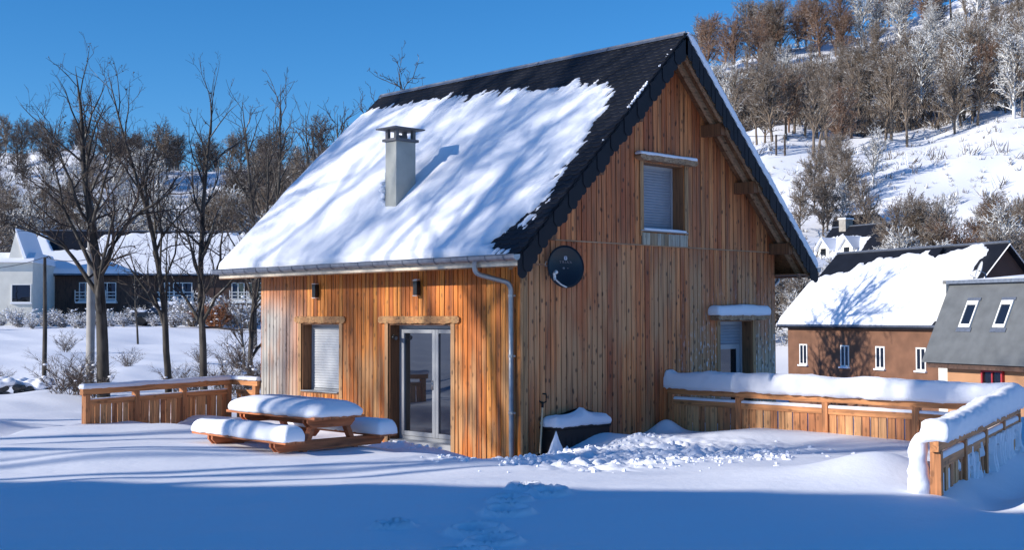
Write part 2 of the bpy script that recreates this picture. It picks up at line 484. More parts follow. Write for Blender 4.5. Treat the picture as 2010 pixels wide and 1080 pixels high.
    m2 = np.exp(-((x + 1.3) / 1.5) ** 2 - ((y + 1.7) / 0.42) ** 2) * 1.2 + np.exp(-((x - 0.1) / 1.0) ** 2 - ((y + 1.35) / 0.3) ** 2)
    m3 = np.exp(-((x + 1.05) / 0.3) ** 2 - ((y - 1.8) / 0.9) ** 2) * 0.7
    rr = np.abs(fbm(x * 4.2, y * 4.2, 4, 77) - 0.5) * 2
    z += m * (rr * 0.17 - 0.09) + np.clip(m2, 0, 1) * (rr * 0.17 - 0.03) + m3 * rr * 0.16
    # trench with sharp-sided prints
    z -= 0.14 * np.exp(-((x + 2.2) / 0.7) ** 2 - ((y + 2.75) / 0.3) ** 2)
    for (px, py, r) in FEET:
        q = np.hypot((x - px) / r, (y - py) / (r * 0.8))
        z += -0.32 * (1 - ss(0.6, 0.95, q)) + 0.07 * np.exp(-((q - 1.25) / 0.25) ** 2)
    return z
FEET = []
for (u, v, r) in [(1030, 968, 0.15), (1078, 977, 0.17), (1003, 990, 0.17), (996, 1012, 0.19), (934, 1043, 0.2), (968, 1066, 0.19), (770, 1036, 0.14),
                  (905, 1100, 0.2), (945, 1125, 0.2)]:
    p = onz(u, v, 0.33); FEET.append((p[0], p[1], r))
def ground_z(x, y):
    x = np.asarray(x, float); y = np.asarray(y, float)
    gx = (x + 4); gy = (y - 0)
    rr = np.maximum(np.abs(gx) / 13.0, np.abs(gy) / 14.0)
    k = ss(0.75, 1.25, rr)
    return ground_near(x, y) * (1 - k) + (ground_far(x, y) + (fbm(x * 0.15, y * 0.15, 3, 4) - 0.5) * 0.7 + (fbm(x * 0.7, y * 0.7, 2, 14) - 0.5) * 0.16) * k
def axis(lo, hi, step, far, g=1.035):
    a = list(np.arange(lo, hi + 1e-6, step))
    s = step; p = a[-1]; up = []
    while p < far:
        s *= g if p - hi < 420 else 1.15
        p += s; up.append(p)
    s = step; p = lo; dn = []
    while p > -far:
        s *= g if lo - p < 420 else 1.15
        p -= s; dn.append(p)
    return np.array(dn[::-1] + a + up)
ax = axis(-12.0, 5.0, 0.042, 3000, 1.038)
ay = axis(-10.5, 9.5, 0.042, 3000, 1.038)
X, Y = np.meshgrid(ax, ay)
Z = ground_z(X, Y)
ground = grid_mesh('ground', np.stack([X, Y, Z], -1), None or SNOW)
tag(ground, kind='structure')
ground['label'] = 'snow covered ground with drifts, terrace and hillside'
def gz(x, y): return float(ground_z(np.array([x]), np.array([y]))[0])

# loose clods of shovelled snow
def ico():
    t = (1 + 5 ** .5) / 2
    v = [(-1, t, 0), (1, t, 0), (-1, -t, 0), (1, -t, 0), (0, -1, t), (0, 1, t), (0, -1, -t), (0, 1, -t), (t, 0, -1), (t, 0, 1), (-t, 0, -1), (-t, 0, 1)]
    f = [(0, 11, 5), (0, 5, 1), (0, 1, 7), (0, 7, 10), (0, 10, 11), (1, 5, 9), (5, 11, 4), (11, 10, 2), (10, 7, 6), (7, 1, 8), (3, 9, 4), (3, 4, 2), (3, 2, 6), (3, 6, 8), (3, 8, 9), (4, 9, 5), (2, 4, 11), (6, 2, 10), (8, 6, 7), (9, 8, 1)]
    v = [Vector(p).normalized() for p in v]
    def sub(v, f):
        v = list(v); c = {}; nf = []
        def m(a, b):
            k = (min(a, b), max(a, b))
            if k not in c: c[k] = len(v); v.append(((v[a] + v[b]) / 2).normalized())
            return c[k]
        for a, b, d in f:
            x, y, z = m(a, b), m(b, d), m(d, a)
            nf += [(a, x, z), (b, y, x), (d, z, y), (x, y, z)]
        return v, nf
    return sub(v, f)
ICO_V, ICO_F = ico()
rnd = random.Random(4)
mb = MB()
def clod(mb, x, y, z, r):
    sx, sy, sz = r * rnd.uniform(.7, 1.4), r * rnd.uniform(.7, 1.4), r * rnd.uniform(.5, 1.0)
    a = rnd.uniform(0, 6.28); ca, sa = math.cos(a), math.sin(a); vs = []
    for p in ICO_V:
        k = 1 + rnd.uniform(-.22, .22)
        X_, Y_ = p.x * sx * k, p.y * sy * k
        vs.append((x + X_ * ca - Y_ * sa, y + X_ * sa + Y_ * ca, z + p.z * sz * k))
    mb.add(vs, ICO_F)
spots = []
for i in range(430):
    spots.append((rnd.gauss(-0.9, 1.0), rnd.gauss(-1.55, .22)))
for i in range(260):
    spots.append((rnd.gauss(-0.9, 1.0), rnd.gauss(-3.5, .75)))
for i in range(160):
    spots.append((rnd.gauss(0.0, 0.9), rnd.gauss(-4.2, .35)))
for i in range(60):
    spots.append((rnd.gauss(-2.3, 0.4), rnd.gauss(-2.5, .25)))
for i in range(70):
    spots.append((rnd.gauss(-0.95, 0.3), rnd.gauss(1.9, .7)))
for i in range(110):
    spots.append((rnd.gauss(0.05, 0.35), rnd.gauss(-1.0, .18)))
xs = np.array([s[0] for s in spots]); ys = np.array([s[1] for s in spots]); zs = ground_z(xs, ys)
for x, y, z in zip(xs, ys, zs):
    if x > -0.2 and y > -0.5: continue
    r = min(0.06, abs(rnd.gauss(0.010, 0.014)) + 0.008)
    clod(mb, x, y, z + r * 0.2, r)
# the upstanding slab of snow beside the storage box
for (sx_, sy_, hh_, ww_) in ((-0.02, -0.75, 0.40, 0.15), (0.07, -0.72, 0.27, 0.13), (-0.12, -0.78, 0.2, 0.12), (0.18, -0.8, 0.16, 0.12), (-0.22, -0.9, 0.13, 0.1)):
    vs_ = []
    for k in range(5):
        f_ = k / 4; wk = ww_ * (1 - f_) ** 0.8 + 0.012
        for j in range(7):
            a_ = j / 7 * 6.283; q_ = rnd.uniform(.75, 1.25)
            vs_.append((sx_ + wk * math.cos(a_) * q_ + f_ * 0.03, sy_ + wk * 0.6 * math.sin(a_) * q_, 0.02 + hh_ * f_ * rnd.uniform(.94, 1.06)))
    mb.add(vs_, [(k * 7 + j, k * 7 + (j + 1) % 7, k * 7 + 7 + (j + 1) % 7, k * 7 + 7 + j) for k in range(4) for j in range(7)] + [tuple(range(28, 35))])
tag(mb.build('snow_clods', SNOW), 'loose lumps of shovelled snow in front of the house corner', kind='stuff')

# ------------------------------------------------------------------ snow caps
PROF_ROUND = [(0.0, 0.0), (-0.06, 0.18), (-0.07, 0.4), (-0.01, 0.62), (0.12, 0.8), (0.32, 0.93), (0.6, 0.985), (1.0, 1.0)]
PROF_DOME = [(0.0, 0.0), (-0.03, 0.16), (-0.02, 0.34), (0.04, 0.52), (0.15, 0.70), (0.32, 0.86), (0.6, 0.97), (1.0, 1.0)]
def snow_cap(name, p0, p1, width, z, h, parent, over=0.02, prof=PROF_ROUND, seed=0, rough=0.02, hv=0.15, step=0.07, mat=None, corner=0.35, tilt=0.0, hfun=None):
    p0 = np.array(p0, float); p1 = np.array(p1, float)
    Ln = np.hypot(*(p1 - p0)); d = (p1 - p0) / Ln; nrm = np.array([-d[1], d[0]]); c = (p0 + p1) / 2
    a = Ln / 2 + over; b = width / 2 + over
    r = min(a, b) * corner
    out = []
    def seg(xa, ya, xb, yb):
        n = max(1, int(math.hypot(xb - xa, yb - ya) / step))
        for i in range(n): out.append((xa + (xb - xa) * i / n, ya + (yb - ya) * i / n))
    def arc(cx, cy, a0):
        for i in range(4):
            t = a0 + math.pi / 2 * i / 4; out.append((cx + r * math.cos(t), cy + r * math.sin(t)))
    seg(a, -b + r, a, b - r); arc(a - r, b - r, 0)
    seg(a - r, b, -a + r, b); arc(-a + r, b - r, math.pi / 2)
    seg(-a, b - r, -a, -b + r); arc(-a + r, -b + r, math.pi)
    seg(-a + r, -b, a - r, -b); arc(a - r, -b + r, math.pi * 1.5)
    q = np.array(out); n = len(q)
    vs = []
    K = len(prof)
    for k, (f, hh) in enumerate(prof):
        lx = q[:, 0] * (1 - f * b / a); ly = q[:, 1] * (1 - f)
        w = c[None, :] + lx[:, None] * d[None, :] + ly[:, None] * nrm[None, :]
        hl = h * (1 + hv * (fbm(lx * 1.3 + seed * 7.3 + 50, ly * 0 + seed, 3, seed) - 0.5) * 2)
        if hfun: hl = hl * hfun(lx / a)
        n1 = fbm(w[:, 0] * 9 + seed, w[:, 1] * 9 + hh * 5, 3, seed + 3) - 0.5
        zz = z + hh * hl + (n1 * rough if 0 < k < K - 1 else 0) + tilt * lx
        if k == 0: zz = z + (fbm(lx * 14 + 9, ly * 14, 2, seed + 5) - 0.62) * rough * 1.6
        shift = n1 * rough * (1 if f < 0.4 else 0.3)
        w = w + (ly / b)[:, None] * nrm[None, :] * shift[:, None] + (lx / a)[:, None] * d[None, :] * shift[:, None]
        for i in range(n): vs.append((w[i, 0], w[i, 1], float(zz[i])))
    fs = []
    for k in range(K - 1):
        for i in range(n):
            j = (i + 1) % n; fs.append((k * n + i, k * n + j, (k + 1) * n + j, (k + 1) * n + i))
    m = MB(); m.add(vs, fs)
    # close the middle seam of the last ring by pairing opposite points
    base = (K - 1) * n
    lo, hi = 0, n - 1
    off = len([1 for i in range(1)])
    m.f.append(tuple(base + i for i in range(n)))
    m.f.append(tuple(reversed(range(n))))
    return m.build(name, mat or SNOW, parent, True)

# ------------------------------------------------------------------ the wooden house
W, LN = 7.337, 7.766
ZR, SL = 7.4646, 0.97370
OV, OVF, OX = 0.587, 0.646, 0.654
ZB = 3.58
house = thing('wooden_house', 'larch clad chalet with a snow covered slate roof, nearest building', 'house')
def zroof(x): return ZR - SL * abs(x - W / 2)
OPEN_E = [(5.0, 6.28, 0.78, 2.15), (1.74, 3.49, -0.5, 2.15)]            # (y0, y1, z0, z1)
OPEN_G = [(3.06, 4.28, 3.82, 5.12), (5.40, 6.50, 0.12, 2.19)]            # (x0, x1, z0, z1)
rnd = random.Random(11)
def boards(a0, a1, z0, ztop, width, openings, mk, gap=0.019):
    """mk(s0, s1, z0, z1a, z1b, depth) makes one board"""
    s = a0
    while s < a1 - 0.01:
        e = min(s + width, a1)
        dpt = rnd.uniform(0.022, 0.03)
        cuts = [s, e - gap]
        for (p, q, zz0, zz1) in openings:
            for c in (p, q):
                if cuts[0] < c < cuts[-1]: cuts.append(c)
        cuts.sort()
        for i in range(len(cuts) - 1):
            c0, c1 = cuts[i], cuts[i + 1]
            if c1 - c0 < 0.004: continue
            mid = (c0 + c1) / 2
            zs = [(z0, None)]
            for (p, q, zz0, zz1) in openings:
                if p < mid < q:
                    zs = []
                    if zz0 > z0: zs.append((z0, zz0))
                    zs.append((zz1, None))
            for (u0, u1) in zs:
                if u1 is None: mk(c0, c1, u0, ztop(c0), ztop(c1), dpt)
                else: mk(c0, c1, u0, u1, u1, dpt)
        s = e
m = MB()
boards(0.02, LN, -0.6, lambda y: 3.13, 0.1195, OPEN_E,
       lambda a, b, z0, z1, z2, d: m.box(-d, 0.0, a, b, z0, z1))
eave_wall = m.build('eave_wall', W_EAVE, house)
m = MB()
boards(0.0, W, -0.6, lambda x: ZB, 0.131, [OPEN_G[1]],
       lambda a, b, z0, z1, z2, d: m.box(a, b, -d, 0.0, z0, z1))
gable_wall = m.build('gable_wall', W_GABLE, house)
m = MB()
def up_board(a, b, z0, z1, z2, d):
    d += 0.024
    if z1 <= z0 and z2 <= z0: return
    m.hexa([(a, -d, z0), (b, -d, z0), (b, 0, z0), (a, 0, z0), (a, -d, z1), (b, -d, z2), (b, 0, z2), (a, 0, z1)])
boards(0.36, W - 0.0, ZB + 0.006, lambda x: max(zroof(x) - 0.2, ZB + 0.01), 0.131, [OPEN_G[0]], up_board)
upper = m.build('upper_gable_wall', W_GABLE, house)
# corner board
MB().box(-0.034, 0.0, -0.028, 0.016, -0.6, 3.12).box(0.0, 0.095, -0.036, -0.031, -0.6, 3.4).build('corner_board', W_TRIM, house)
# inner shell with real openings
def shell(mb, a0, a1, z0, z1, openings, mk):
    xs = sorted(set([a0, a1] + [v for o in openings for v in (max(a0, o[0]), min(a1, o[1]))]))
    zs = sorted(set([z0, z1] + [v for o in openings for v in (max(z0, o[2]), min(z1, o[3]))]))
    for i in range(len(xs) - 1):
        for j in range(len(zs) - 1):
            mx, mz = (xs[i] + xs[i + 1]) / 2, (zs[j] + zs[j + 1]) / 2
            if any(o[0] < mx < o[1] and o[2] < mz < o[3] for o in openings): continue
            mk(xs[i], xs[i + 1], zs[j], zs[j + 1])
m = MB()
shell(m, 0.3, LN - 0.3, -0.6, 3.1, OPEN_E, lambda a, b, c, d: m.box(0.002, 0.30, a, b, c, d))
shell(m, 0.002, W - 0.002, -0.6, ZB - .01, [OPEN_G[1]], lambda a, b, c, d: m.box(a, b, 0.002, 0.298, c, d))
# gable triangle backing with the opening left out
o = OPEN_G[0]
def tri(mb, xa, xb, zlo):
    def P(x, z, y): return (x, y, z)
    pts = [(xa, zlo), (xb, zlo), (xb, max(zlo, zroof(xb) - 0.22))]
    if xa < W / 2 < xb: pts.append((W / 2, ZR - 0.22))
    pts.append((xa, max(zlo, zroof(xa) - 0.22)))
    mb.prism(pts, lambda p: (p[0], 0.002, p[1]), lambda p: (p[0], 0.298, p[1]))
tri(m, 0.1, o[0], ZB - .01); tri(m, o[1], W - 0.1, ZB - .01); tri(m, o[0], o[1], o[3])
m.box(o[0], o[1], 0.002, 0.298, ZB - .01, o[2])
m.build('wall_core', W_DARK, house)
# hidden sides
m = MB()
boards(0.0, LN, -1.5, lambda y: 3.13, 0.1195, [], lambda a, b, z0, z1, z2, d: m.box(W, W + d, a, b, z0, z1))
m.build('eave_wall', W_EAVE, house)
m = MB()
boards(0.0, W, -1.5, lambda x: max(zroof(x) - 0.2, 3.1), 0.131, [],
       lambda a, b, z0, z1, z2, d: m.hexa([(a, LN, z0), (b, LN, z0), (b, LN + d, z0), (a, LN + d, z0), (a, LN, z1), (b, LN, z2), (b, LN + d, z2), (a, LN + d, z1)]))
m.build('gable_wall', W_GABLE, house)
MB().box(0.31, W - 0.02, LN - 0.3, LN - 0.01, -1.5, 3.1).box(W - 0.3, W - 0.01, 0.31, LN - 0.31, -1.5, 3.1).build('wall_core', W_DARK, house)

# ---- openings in the eave wall
def eave_opening(o, name, depth=0.26):
    y0, y1, z0, z1 = o
    t = 0.028
    m = MB()
    m.box(-0.012, depth, y0 - 0.001, y0 + t, z0, z1 - t)
    m.box(-0.012, depth, y1 - t, y1 + 0.001, z0, z1 - t)
    m.box(-0.012, depth, y0, y1, z1 - t, z1 + 0.001)
    return m
win = tag(MB().add([], []).build('window', PVC, house))
y0, y1, z0, z1 = OPEN_E[0]
bpy.data.objects.remove(win)
def frame_box(mb, axis, a0, a1, z0, z1, d0, d1, t):
    if axis == 'y':
        mb.box(d0, d1, a0, a0 + t, z0, z1).box(d0, d1, a1 - t, a1, z0, z1).box(d0, d1, a0 + t, a1 - t, z0, z0 + t).box(d0, d1, a0 + t, a1 - t, z1 - t, z1)
    else:
        mb.box(a0, a0 + t, d0, d1, z0, z1).box(a1 - t, a1, d0, d1, z0, z1).box(a0 + t, a1 - t, d0, d1, z0, z0 + t).box(a0 + t, a1 - t, d0, d1, z1 - t, z1)
    return mb
def shutter(axis, a0, a1, z0, z1, d, pitch=0.052):
    """roller shutter of curved slats"""
    m = MB(); z = z1; prof = []
    while z > z0 + 0.001:
        zb = max(z - pitch, z0)
        for f, o in ((0.0, 0.010), (0.12, 0.002), (0.5, -0.004), (0.85, 0.0), (1.0, 0.010)):
            prof.append((z - (z - zb) * f, d + o))
        z = zb
    vs = []; fs = []
    for (zz, dd) in prof:
        if axis == 'y': vs += [(dd, a0, zz), (dd, a1, zz)]
        else: vs += [(a0, dd, zz), (a1, dd, zz)]
    for i in range(len(prof) - 1): fs.append((2 * i, 2 * i + 2, 2 * i + 3, 2 * i + 1))
    return m.add(vs, fs)
# window with closed shutter
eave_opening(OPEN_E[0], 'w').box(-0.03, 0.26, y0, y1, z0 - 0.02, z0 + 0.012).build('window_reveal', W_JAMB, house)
wn = frame_box(MB(), 'y', y0 + 0.03, y1 - 0.03, z0 + 0.014, z1 - 0.03, 0.20, 0.27, 0.05).build('window', PVC, house)
shutter('y', y0 + 0.085, y1 - 0.085, z0 + 0.07, z1 - 0.12, 0.215).build('shutter', SHUT, wn)
MB().box(0.19, 0.2, y0 + 0.085, y1 - 0.085, z1 - 0.12, z1 - 0.08).build('shutter_box', PVC, wn)
MB().box(-0.07, 0.19, y0 + 0.03, y1 - 0.03, z0 + 0.013, z0 + 0.03).build('sill', PVC, wn)
MB().box(0.31, 0.32, y0 + .03, y1 - .03, z0, z1).build('pane', GLASS_D, wn)
# french door
y0, y1, z0, z1 = OPEN_E[1]
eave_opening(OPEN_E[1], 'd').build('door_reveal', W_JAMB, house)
z0 = 0.0
dr = frame_box(MB(), 'y', y0 + 0.03, y1 - 0.03, z0 + 0.02, z1 - 0.03, 0.21, 0.28, 0.06)
dr.box(-0.02, 0.28, y0 + 0.03, y1 - 0.03, -0.1, 0.019)
dr = dr.build('french_door', PVC, house)
ym = 2.43
for a, b in ((y0 + 0.092, ym - 0.002), (ym + 0.002, y1 - 0.092)):
    lf = frame_box(MB(), 'y', a, b, z0 + 0.085, z1 - 0.095, 0.195, 0.26, 0.085).build('door_leaf', PVC, dr)
    bev(lf, 0.008)
    MB().box(0.225, 0.24, a + 0.086, b - 0.086, z0 + 0.172, z1 - 0.182).build('door_glass', GLASS, dr)
m = MB().box(0.18, 0.195, ym + 0.05, ym + 0.085, 0.95, 1.12).tube([(0.18, ym + 0.068, 1.07), (0.14, ym + 0.068, 1.07), (0.135, ym + 0.17, 1.07)], 0.011, 8)
m.build('door_handle', STEEL, dr, True)
# dark interior a little way behind the glass
MB().box(0.30, 0.31, y0 - 0.001, y1 + 0.001, -0.1, z1).build('interior_panel', BLACK, dr)
# casings and carved lintels
def carved(axis, a0, a1, z0, z1, d0, d1, seed, ends=0.03):
    n = 46; rr = random.Random(seed)
    top = []; bot = []
    for i in range(n + 1):
        t = i / n; a = a0 + (a1 - a0) * t
        e = min(t, 1 - t) * (a1 - a0)
        rd = max(0, 1 - e / 0.07) ** 2 * 0.04
        bot.append((a, z0 + rd + 0.008 * math.sin(t * 31 + seed) + rr.uniform(-.006, .006)))
        top.append((a, z1 - rd * 0.8 + rr.uniform(-.004, .004)))
    m = MB()
    poly = bot + top[::-1]
    for i in range(n):
        q = [bot[i], bot[i + 1], top[i + 1], top[i]]
        if axis == 'y':
            m.add([(d0, p[0], p[1]) for p in q] + [(d1, p[0], p[1]) for p in q], [(0, 3, 2, 1), (4, 5, 6, 7), (0, 1, 5, 4), (2, 3, 7, 6)])
        else:
            m.add([(p[0], d0, p[1]) for p in q] + [(p[0], d1, p[1]) for p in q], [(0, 1, 2, 3), (4, 7, 6, 5), (0, 4, 5, 1), (2, 6, 7, 3)])
    for i in (0, n):
        q = [bot[i], top[i]]
        if axis == 'y': m.add([(d0, *q[0]), (d0, *q[1]), (d1, *q[1]), (d1, *q[0])], [(0, 1, 2, 3)])
        else: m.add([(q[0][0], d0, q[0][1]), (q[1][0], d0, q[1][1]), (q[1][0], d1, q[1][1]), (q[0][0], d1, q[0][1])], [(0, 1, 2, 3)])
    return m
carved('y', 4.80, 6.5, 2.155, 2.285, -0.060, -0.001, 3).build('lintel', W_TRIM_Y, house)
carved('y', 1.50, 3.76, 2.155, 2.285, -0.065, -0.001, 5).build('lintel', W_TRIM_Y, house)
for (a, b, c, d) in ((4.90, 5.0, 0.70, 2.152), (6.28, 6.38, 0.70, 2.152), (1.64, 1.74, -0.5, 2.152), (3.49, 3.585, -0.5, 2.152)):
    MB().box(-0.045, -0.001, a, b, c, d).build('casing', W_TRIM, house)
# gable openings
def gable_opening(o, nm, depth=0.27):
    x0, x1, z0, z1 = o; t = 0.028
    m = MB()
    m.box(x0 - 0.001, x0 + t, -0.03, depth, z0, z1 - t).box(x1 - t, x1 + 0.001, -0.03, depth, z0, z1 - t).box(x0, x1, -0.03, depth, z1 - t, z1 + 0.001)
    m.box(x0, x1, -0.05, depth, z0 - 0.02, z0 + 0.012)
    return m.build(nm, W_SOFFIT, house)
gable_opening(OPEN_G[0], 'window_reveal')
x0, x1, z0, z1 = OPEN_G[0]
wn = frame_box(MB(), 'x', x0 + 0.03, x1 - 0.03, z0 + 0.014, z1 - 0.03, 0.20, 0.27, 0.05).build('window', PVC_BLUE, house)
shutter('x', x0 + 0.085, x1 - 0.085, z0 + 0.06, z1 - 0.07, 0.215).build('shutter', SHUT_SHADED, wn)
MB().box(x0 - 0.08, x1 + 0.06, -0.10, 0.19, z0 + 0.013, z0 + 0.03).build('sill', PVC_BLUE, wn)
snow_cap('sill_snow', (x0 + 0.0, -0.0), (x1 + 0.02, -0.0), 0.19, z0 + 0.03, 0.05, wn, over=0.0, seed=4, rough=0.01, step=0.05)
carved('x', 2.83, 4.53, 5.125, 5.225, -0.20, -0.056, 7).build('lintel', W_TRIM_X, house)
snow_cap('lintel_snow', (2.84, -0.125), (4.52, -0.125), 0.155, 5.222, 0.06, house, over=0.0, seed=5, rough=0.012, step=0.05)
for (a, b) in ((2.965, 3.06), (4.28, 4.385)):
    MB().box(a, b, -0.075, -0.055, 3.74, 5.122).build('casing', W_TRIM, house)
rnd2 = random.Random(3)
m = MB()
s = x0 - 0.05
while s < x1 + 0.05:
    m.box(s, min(s + 0.1, x1 + 0.06), -0.085, -0.056, ZB + 0.0, z0 - 0.02); s += 0.108
m.build('apron_boards', wood_mat('bleached_apron', [(0.36, 0.33, 0.28), (0.42, 0.38, 0.3), (0.3, 0.2, 0.11)], knots=0.6), house)
gable_opening(OPEN_G[1], 'window_reveal')
x0, x1, z0, z1 = OPEN_G[1]
wn = frame_box(MB(), 'x', x0 + 0.03, x1 - 0.03, z0 + 0.014, z1 - 0.03, 0.20, 0.27, 0.05).build('glazed_door', PVC_BLUE, house)
shutter('x', x0 + 0.085, x1 - 0.085, 1.70, z1 - 0.05, 0.205, 0.06).build('shutter', SHUT_SHADED, wn)
lf = frame_box(MB(), 'x', x0 + 0.09, x1 - 0.09, z0 + 0.075, 1.72, 0.222, 0.262, 0.11).build('door_leaf', PVC_BLUE, wn)
MB().box(x0 + 0.2, x1 - 0.2, 0.23, 0.24, z0 + 0.18, 1.62).build('door_glass', GLASS_D, wn)
carved('x', 5.08, 6.78, 2.195, 2.29, -0.24, -0.031, 9).build('lintel', W_TRIM_X, house)
snow_cap('lintel_snow', (5.06, -0.135), (6.80, -0.135), 0.23, 2.288, 0.20, house, over=0.02, seed=6, rough=0.02, step=0.05)
for (a, b) in ((5.305, 5.40), (6.50, 6.60)):
    MB().box(a, b, -0.05, -0.031, 0.1, 2.194).build('casing', W_TRIM, house)
# drip edge between the two claddings
MB().box(0.3, W, -0.060, -0.0305, ZB - 0.018, ZB + 0.003).build('drip_board', W_TRIM_X, house)

# ---- roof
ca = math.atan(SL); nx_, nz_ = -math.sin(ca), math.cos(ca)
def slope_slab(mb, side, b0, b1, y0, y1, t0, t1):
    """slab parallel to one roof slope; b = horizontal distance from the ridge, t = depth below the slate plane"""
    def P(b, y, t):
        x = W / 2 + side * b
        return (x, y, ZR - SL * b - t / math.cos(ca))
    vs = [P(b0, y0, t1), P(b1, y0, t1), P(b1, y1, t1), P(b0, y1, t1), P(b0, y0, t0), P(b1, y0, t0), P(b1, y1, t0), P(b0, y1, t0)]
    return mb.hexa(vs)
BE = W / 2 + OX
m = MB()
for sd in (-1, 1): slope_slab(m, sd, 0.0, BE, -OV, LN + OVF, 0.012, 0.05)
roof = m.build('roof', SLATE, house)
m = MB()
for sd in (-1, 1): slope_slab(m, sd, 0.03, BE - 0.02, -OV + 0.02, LN + OVF - 0.02, 0.052, 0.15)
m.build('roof_deck', W_SOFFIT, roof)
# planks of the overhang underside, rafters and purlin ends on the gable
m = MB()
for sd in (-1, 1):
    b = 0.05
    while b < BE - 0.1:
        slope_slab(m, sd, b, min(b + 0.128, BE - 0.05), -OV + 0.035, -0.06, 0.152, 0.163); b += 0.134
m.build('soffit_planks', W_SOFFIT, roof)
m = MB()
for sd in (-1, 1):
    for yy in (-OV + 0.05, -OV + 0.28):
        slope_slab(m, sd, 0.02, BE - 0.12, yy, yy + 0.075, 0.165, 0.245)
m.build('rafter', W_TRIM_X, roof)
for sd in (-1, 1):
    for b in (1.22, 2.28, 3.48):
        x = W / 2 + sd * b; zt = zroof(x) - 0.25 / math.cos(ca)
        MB().box(x - 0.07, x + 0.07, -OV + 0.06, -0.05, zt - 0.2, zt + 0.02).build('purlin', W_JAMB, roof)
# horizontal soffit boxes and fascia
for sd in (-1, 1):
    x0 = -OX + 0.02 if sd < 0 else W + 0.001
    x1 = -0.031 if sd < 0 else W + OX - 0.02
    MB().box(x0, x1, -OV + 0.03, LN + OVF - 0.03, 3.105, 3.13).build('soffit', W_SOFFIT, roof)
    xf = -OX if sd < 0 else W + OX - 0.02
    MB().box(xf, xf + 0.02, -OV + 0.03, LN + OVF - 0.03, 3.085, 3.20).build('fascia', plain('pale_fascia', (0.6, 0.52, 0.42), 0.7, 0, 0.15, 12), roof)
# slates
rs = random.Random(21)
def slates(side, b0, b1, y0, y1, name):
    m = MB(); row = 0; b = b1; ex = 0.088; wd = 0.205
    def P(bb, y, t):
        return (W / 2 + side * bb, y, ZR - SL * bb + t / math.cos(ca))
    while b > b0 + 0.02:
        y = y0 - (wd / 2 if row % 2 else 0)
        while y < y1:
            ya = max(y + 0.003, y0 - 0.02) + rs.uniform(-.002, .002); yb = min(y + wd - 0.003, y1 + 0.02)
            if yb - ya > 0.03:
                t = 0.016 + rs.uniform(0, 0.006); c = min(0.06, (yb - ya) / 3)
                bt = max(b - ex * 1.8, b0)
                jb = rs.uniform(-.004, .004)
                pts = [(bt, ya, 0.001), (bt, yb, 0.001), (b - 0.03, yb, t * .8), (b + jb, yb - c, t), (b + jb, ya + c, t), (b - 0.03, ya, t * .8)]
                vs = [P(*p) for p in pts] + [P(p[0], p[1], p[2] - 0.007) for p in pts[2:]]
                m.add(vs, [(0, 1, 2, 3, 4, 5), (2, 6, 7, 3), (3, 7, 8, 4), (4, 8, 9, 5)])
            y += wd
        b -= ex; row += 1
    return m.build(name, SLATE, roof)
slates(-1, 0.04, BE, -OV, LN + OVF, 'slates')
slates(1, 0.04, BE, -OV, LN + OVF, 'slates')
# verge slates hung over the gable edges
for sd in (-1, 1):
    m = MB()
    slope_slab(m, sd, 0.0, BE, -OV - 0.012, -OV, 0.0, 0.20)
    b = 0.02; k = 0
    while b < BE + 0.02:
        x = W / 2 + sd * b; zt = zroof(x) - 0.02 + 0.0
        w2 = 0.105; h = 0.38 + rs.uniform(-.045, .045)
        pr = [(-w2, 0.05), (-w2, -h + 0.07), (-w2 * .55, -h + .015), (0, -h), (w2 * .55, -h + .015), (w2, -h + 0.07), (w2, 0.05)]
        yy = -OV - 0.016 - 0.006 * (k % 3)
        m.prism([(x + p[0], zt + min(p[1], -SL * (p[0] * sd) - 0.0) ) for p in pr],
                lambda p: (p[0], yy - 0.006, p[1]), lambda p: (p[0], yy, p[1]))
        b += 0.118; k += 1
    m.build('verge_slates', SLATE, roof)
# metal ridge capping
m = MB()
for sd in (-1, 1):
    def P(b, y, t): return (W / 2 + sd * b, y, ZR - SL * b + t / math.cos(ca))
    y = -OV
    while y < LN + OVF - 0.01:
        y2 = min(y + 1.9, LN + OVF)
        vs = [P(0, y, 0.034), P(0.085, y, 0.030), P(0.085, y2, 0.030), P(0, y2, 0.034)]
        m.add(vs, [(0, 1, 2, 3) if sd > 0 else (3, 2, 1, 0)])
        m.beam(P(0.0, y2 - 0.02, 0.038), P(0.085, y2 - 0.02, 0.034), 0.03, 0.008)
        y = y2
m.tube([(W / 2, -OV, ZR + 0.035), (W / 2, LN + OVF, ZR + 0.035)], 0.022, 8)
m.build('ridge_cap', ZINC, roof)
# gutters
for sd, xg in ((-1, -OX - 0.075), (1, W + OX + 0.075)):
    m = MB(); y0g, y1g = -OV - 0.03, LN + OVF + 0.02
    prof = [(-0.075, 0.012), (-0.07, 0.0), (-0.07, -0.03), (-0.052, -0.058), (-0.025, -0.074), (0, -0.078), (0.025, -0.074), (0.052, -0.058), (0.07, -0.03), (0.07, 0.02)]
    prof2 = [(p[0] * 0.94, p[1] * 0.94 + 0.002) for p in prof]
    zg = 3.245
    for pf in (prof, prof2[::-1]):
        vs = [(xg + p[0], y0g, zg + p[1]) for p in pf] + [(xg + p[0], y1g, zg + p[1]) for p in pf]
        n = len(pf); m.add(vs, [(i, i + 1, n + i + 1, n + i) for i in range(n - 1)])
    for ye in (y0g, y1g):
        m.add([(xg + p[0], ye, zg + p[1]) for p in prof], [tuple(range(len(prof)))])
    m.tube([(xg - 0.075 if sd < 0 else xg + 0.075, y0g, zg + 0.014), (xg - 0.075 if sd < 0 else xg + 0.075, y1g, zg + 0.014)], 0.011, 6)
    yb = y0g + 0.25
    while yb < y1g:
        m.tube([(xg + p[0] * 1.07, yb, zg + p[1] * 1.07 - 0.001) for p in prof], 0.007, 4); yb += 0.42
    m.build('gutter', ZINC, house, True)
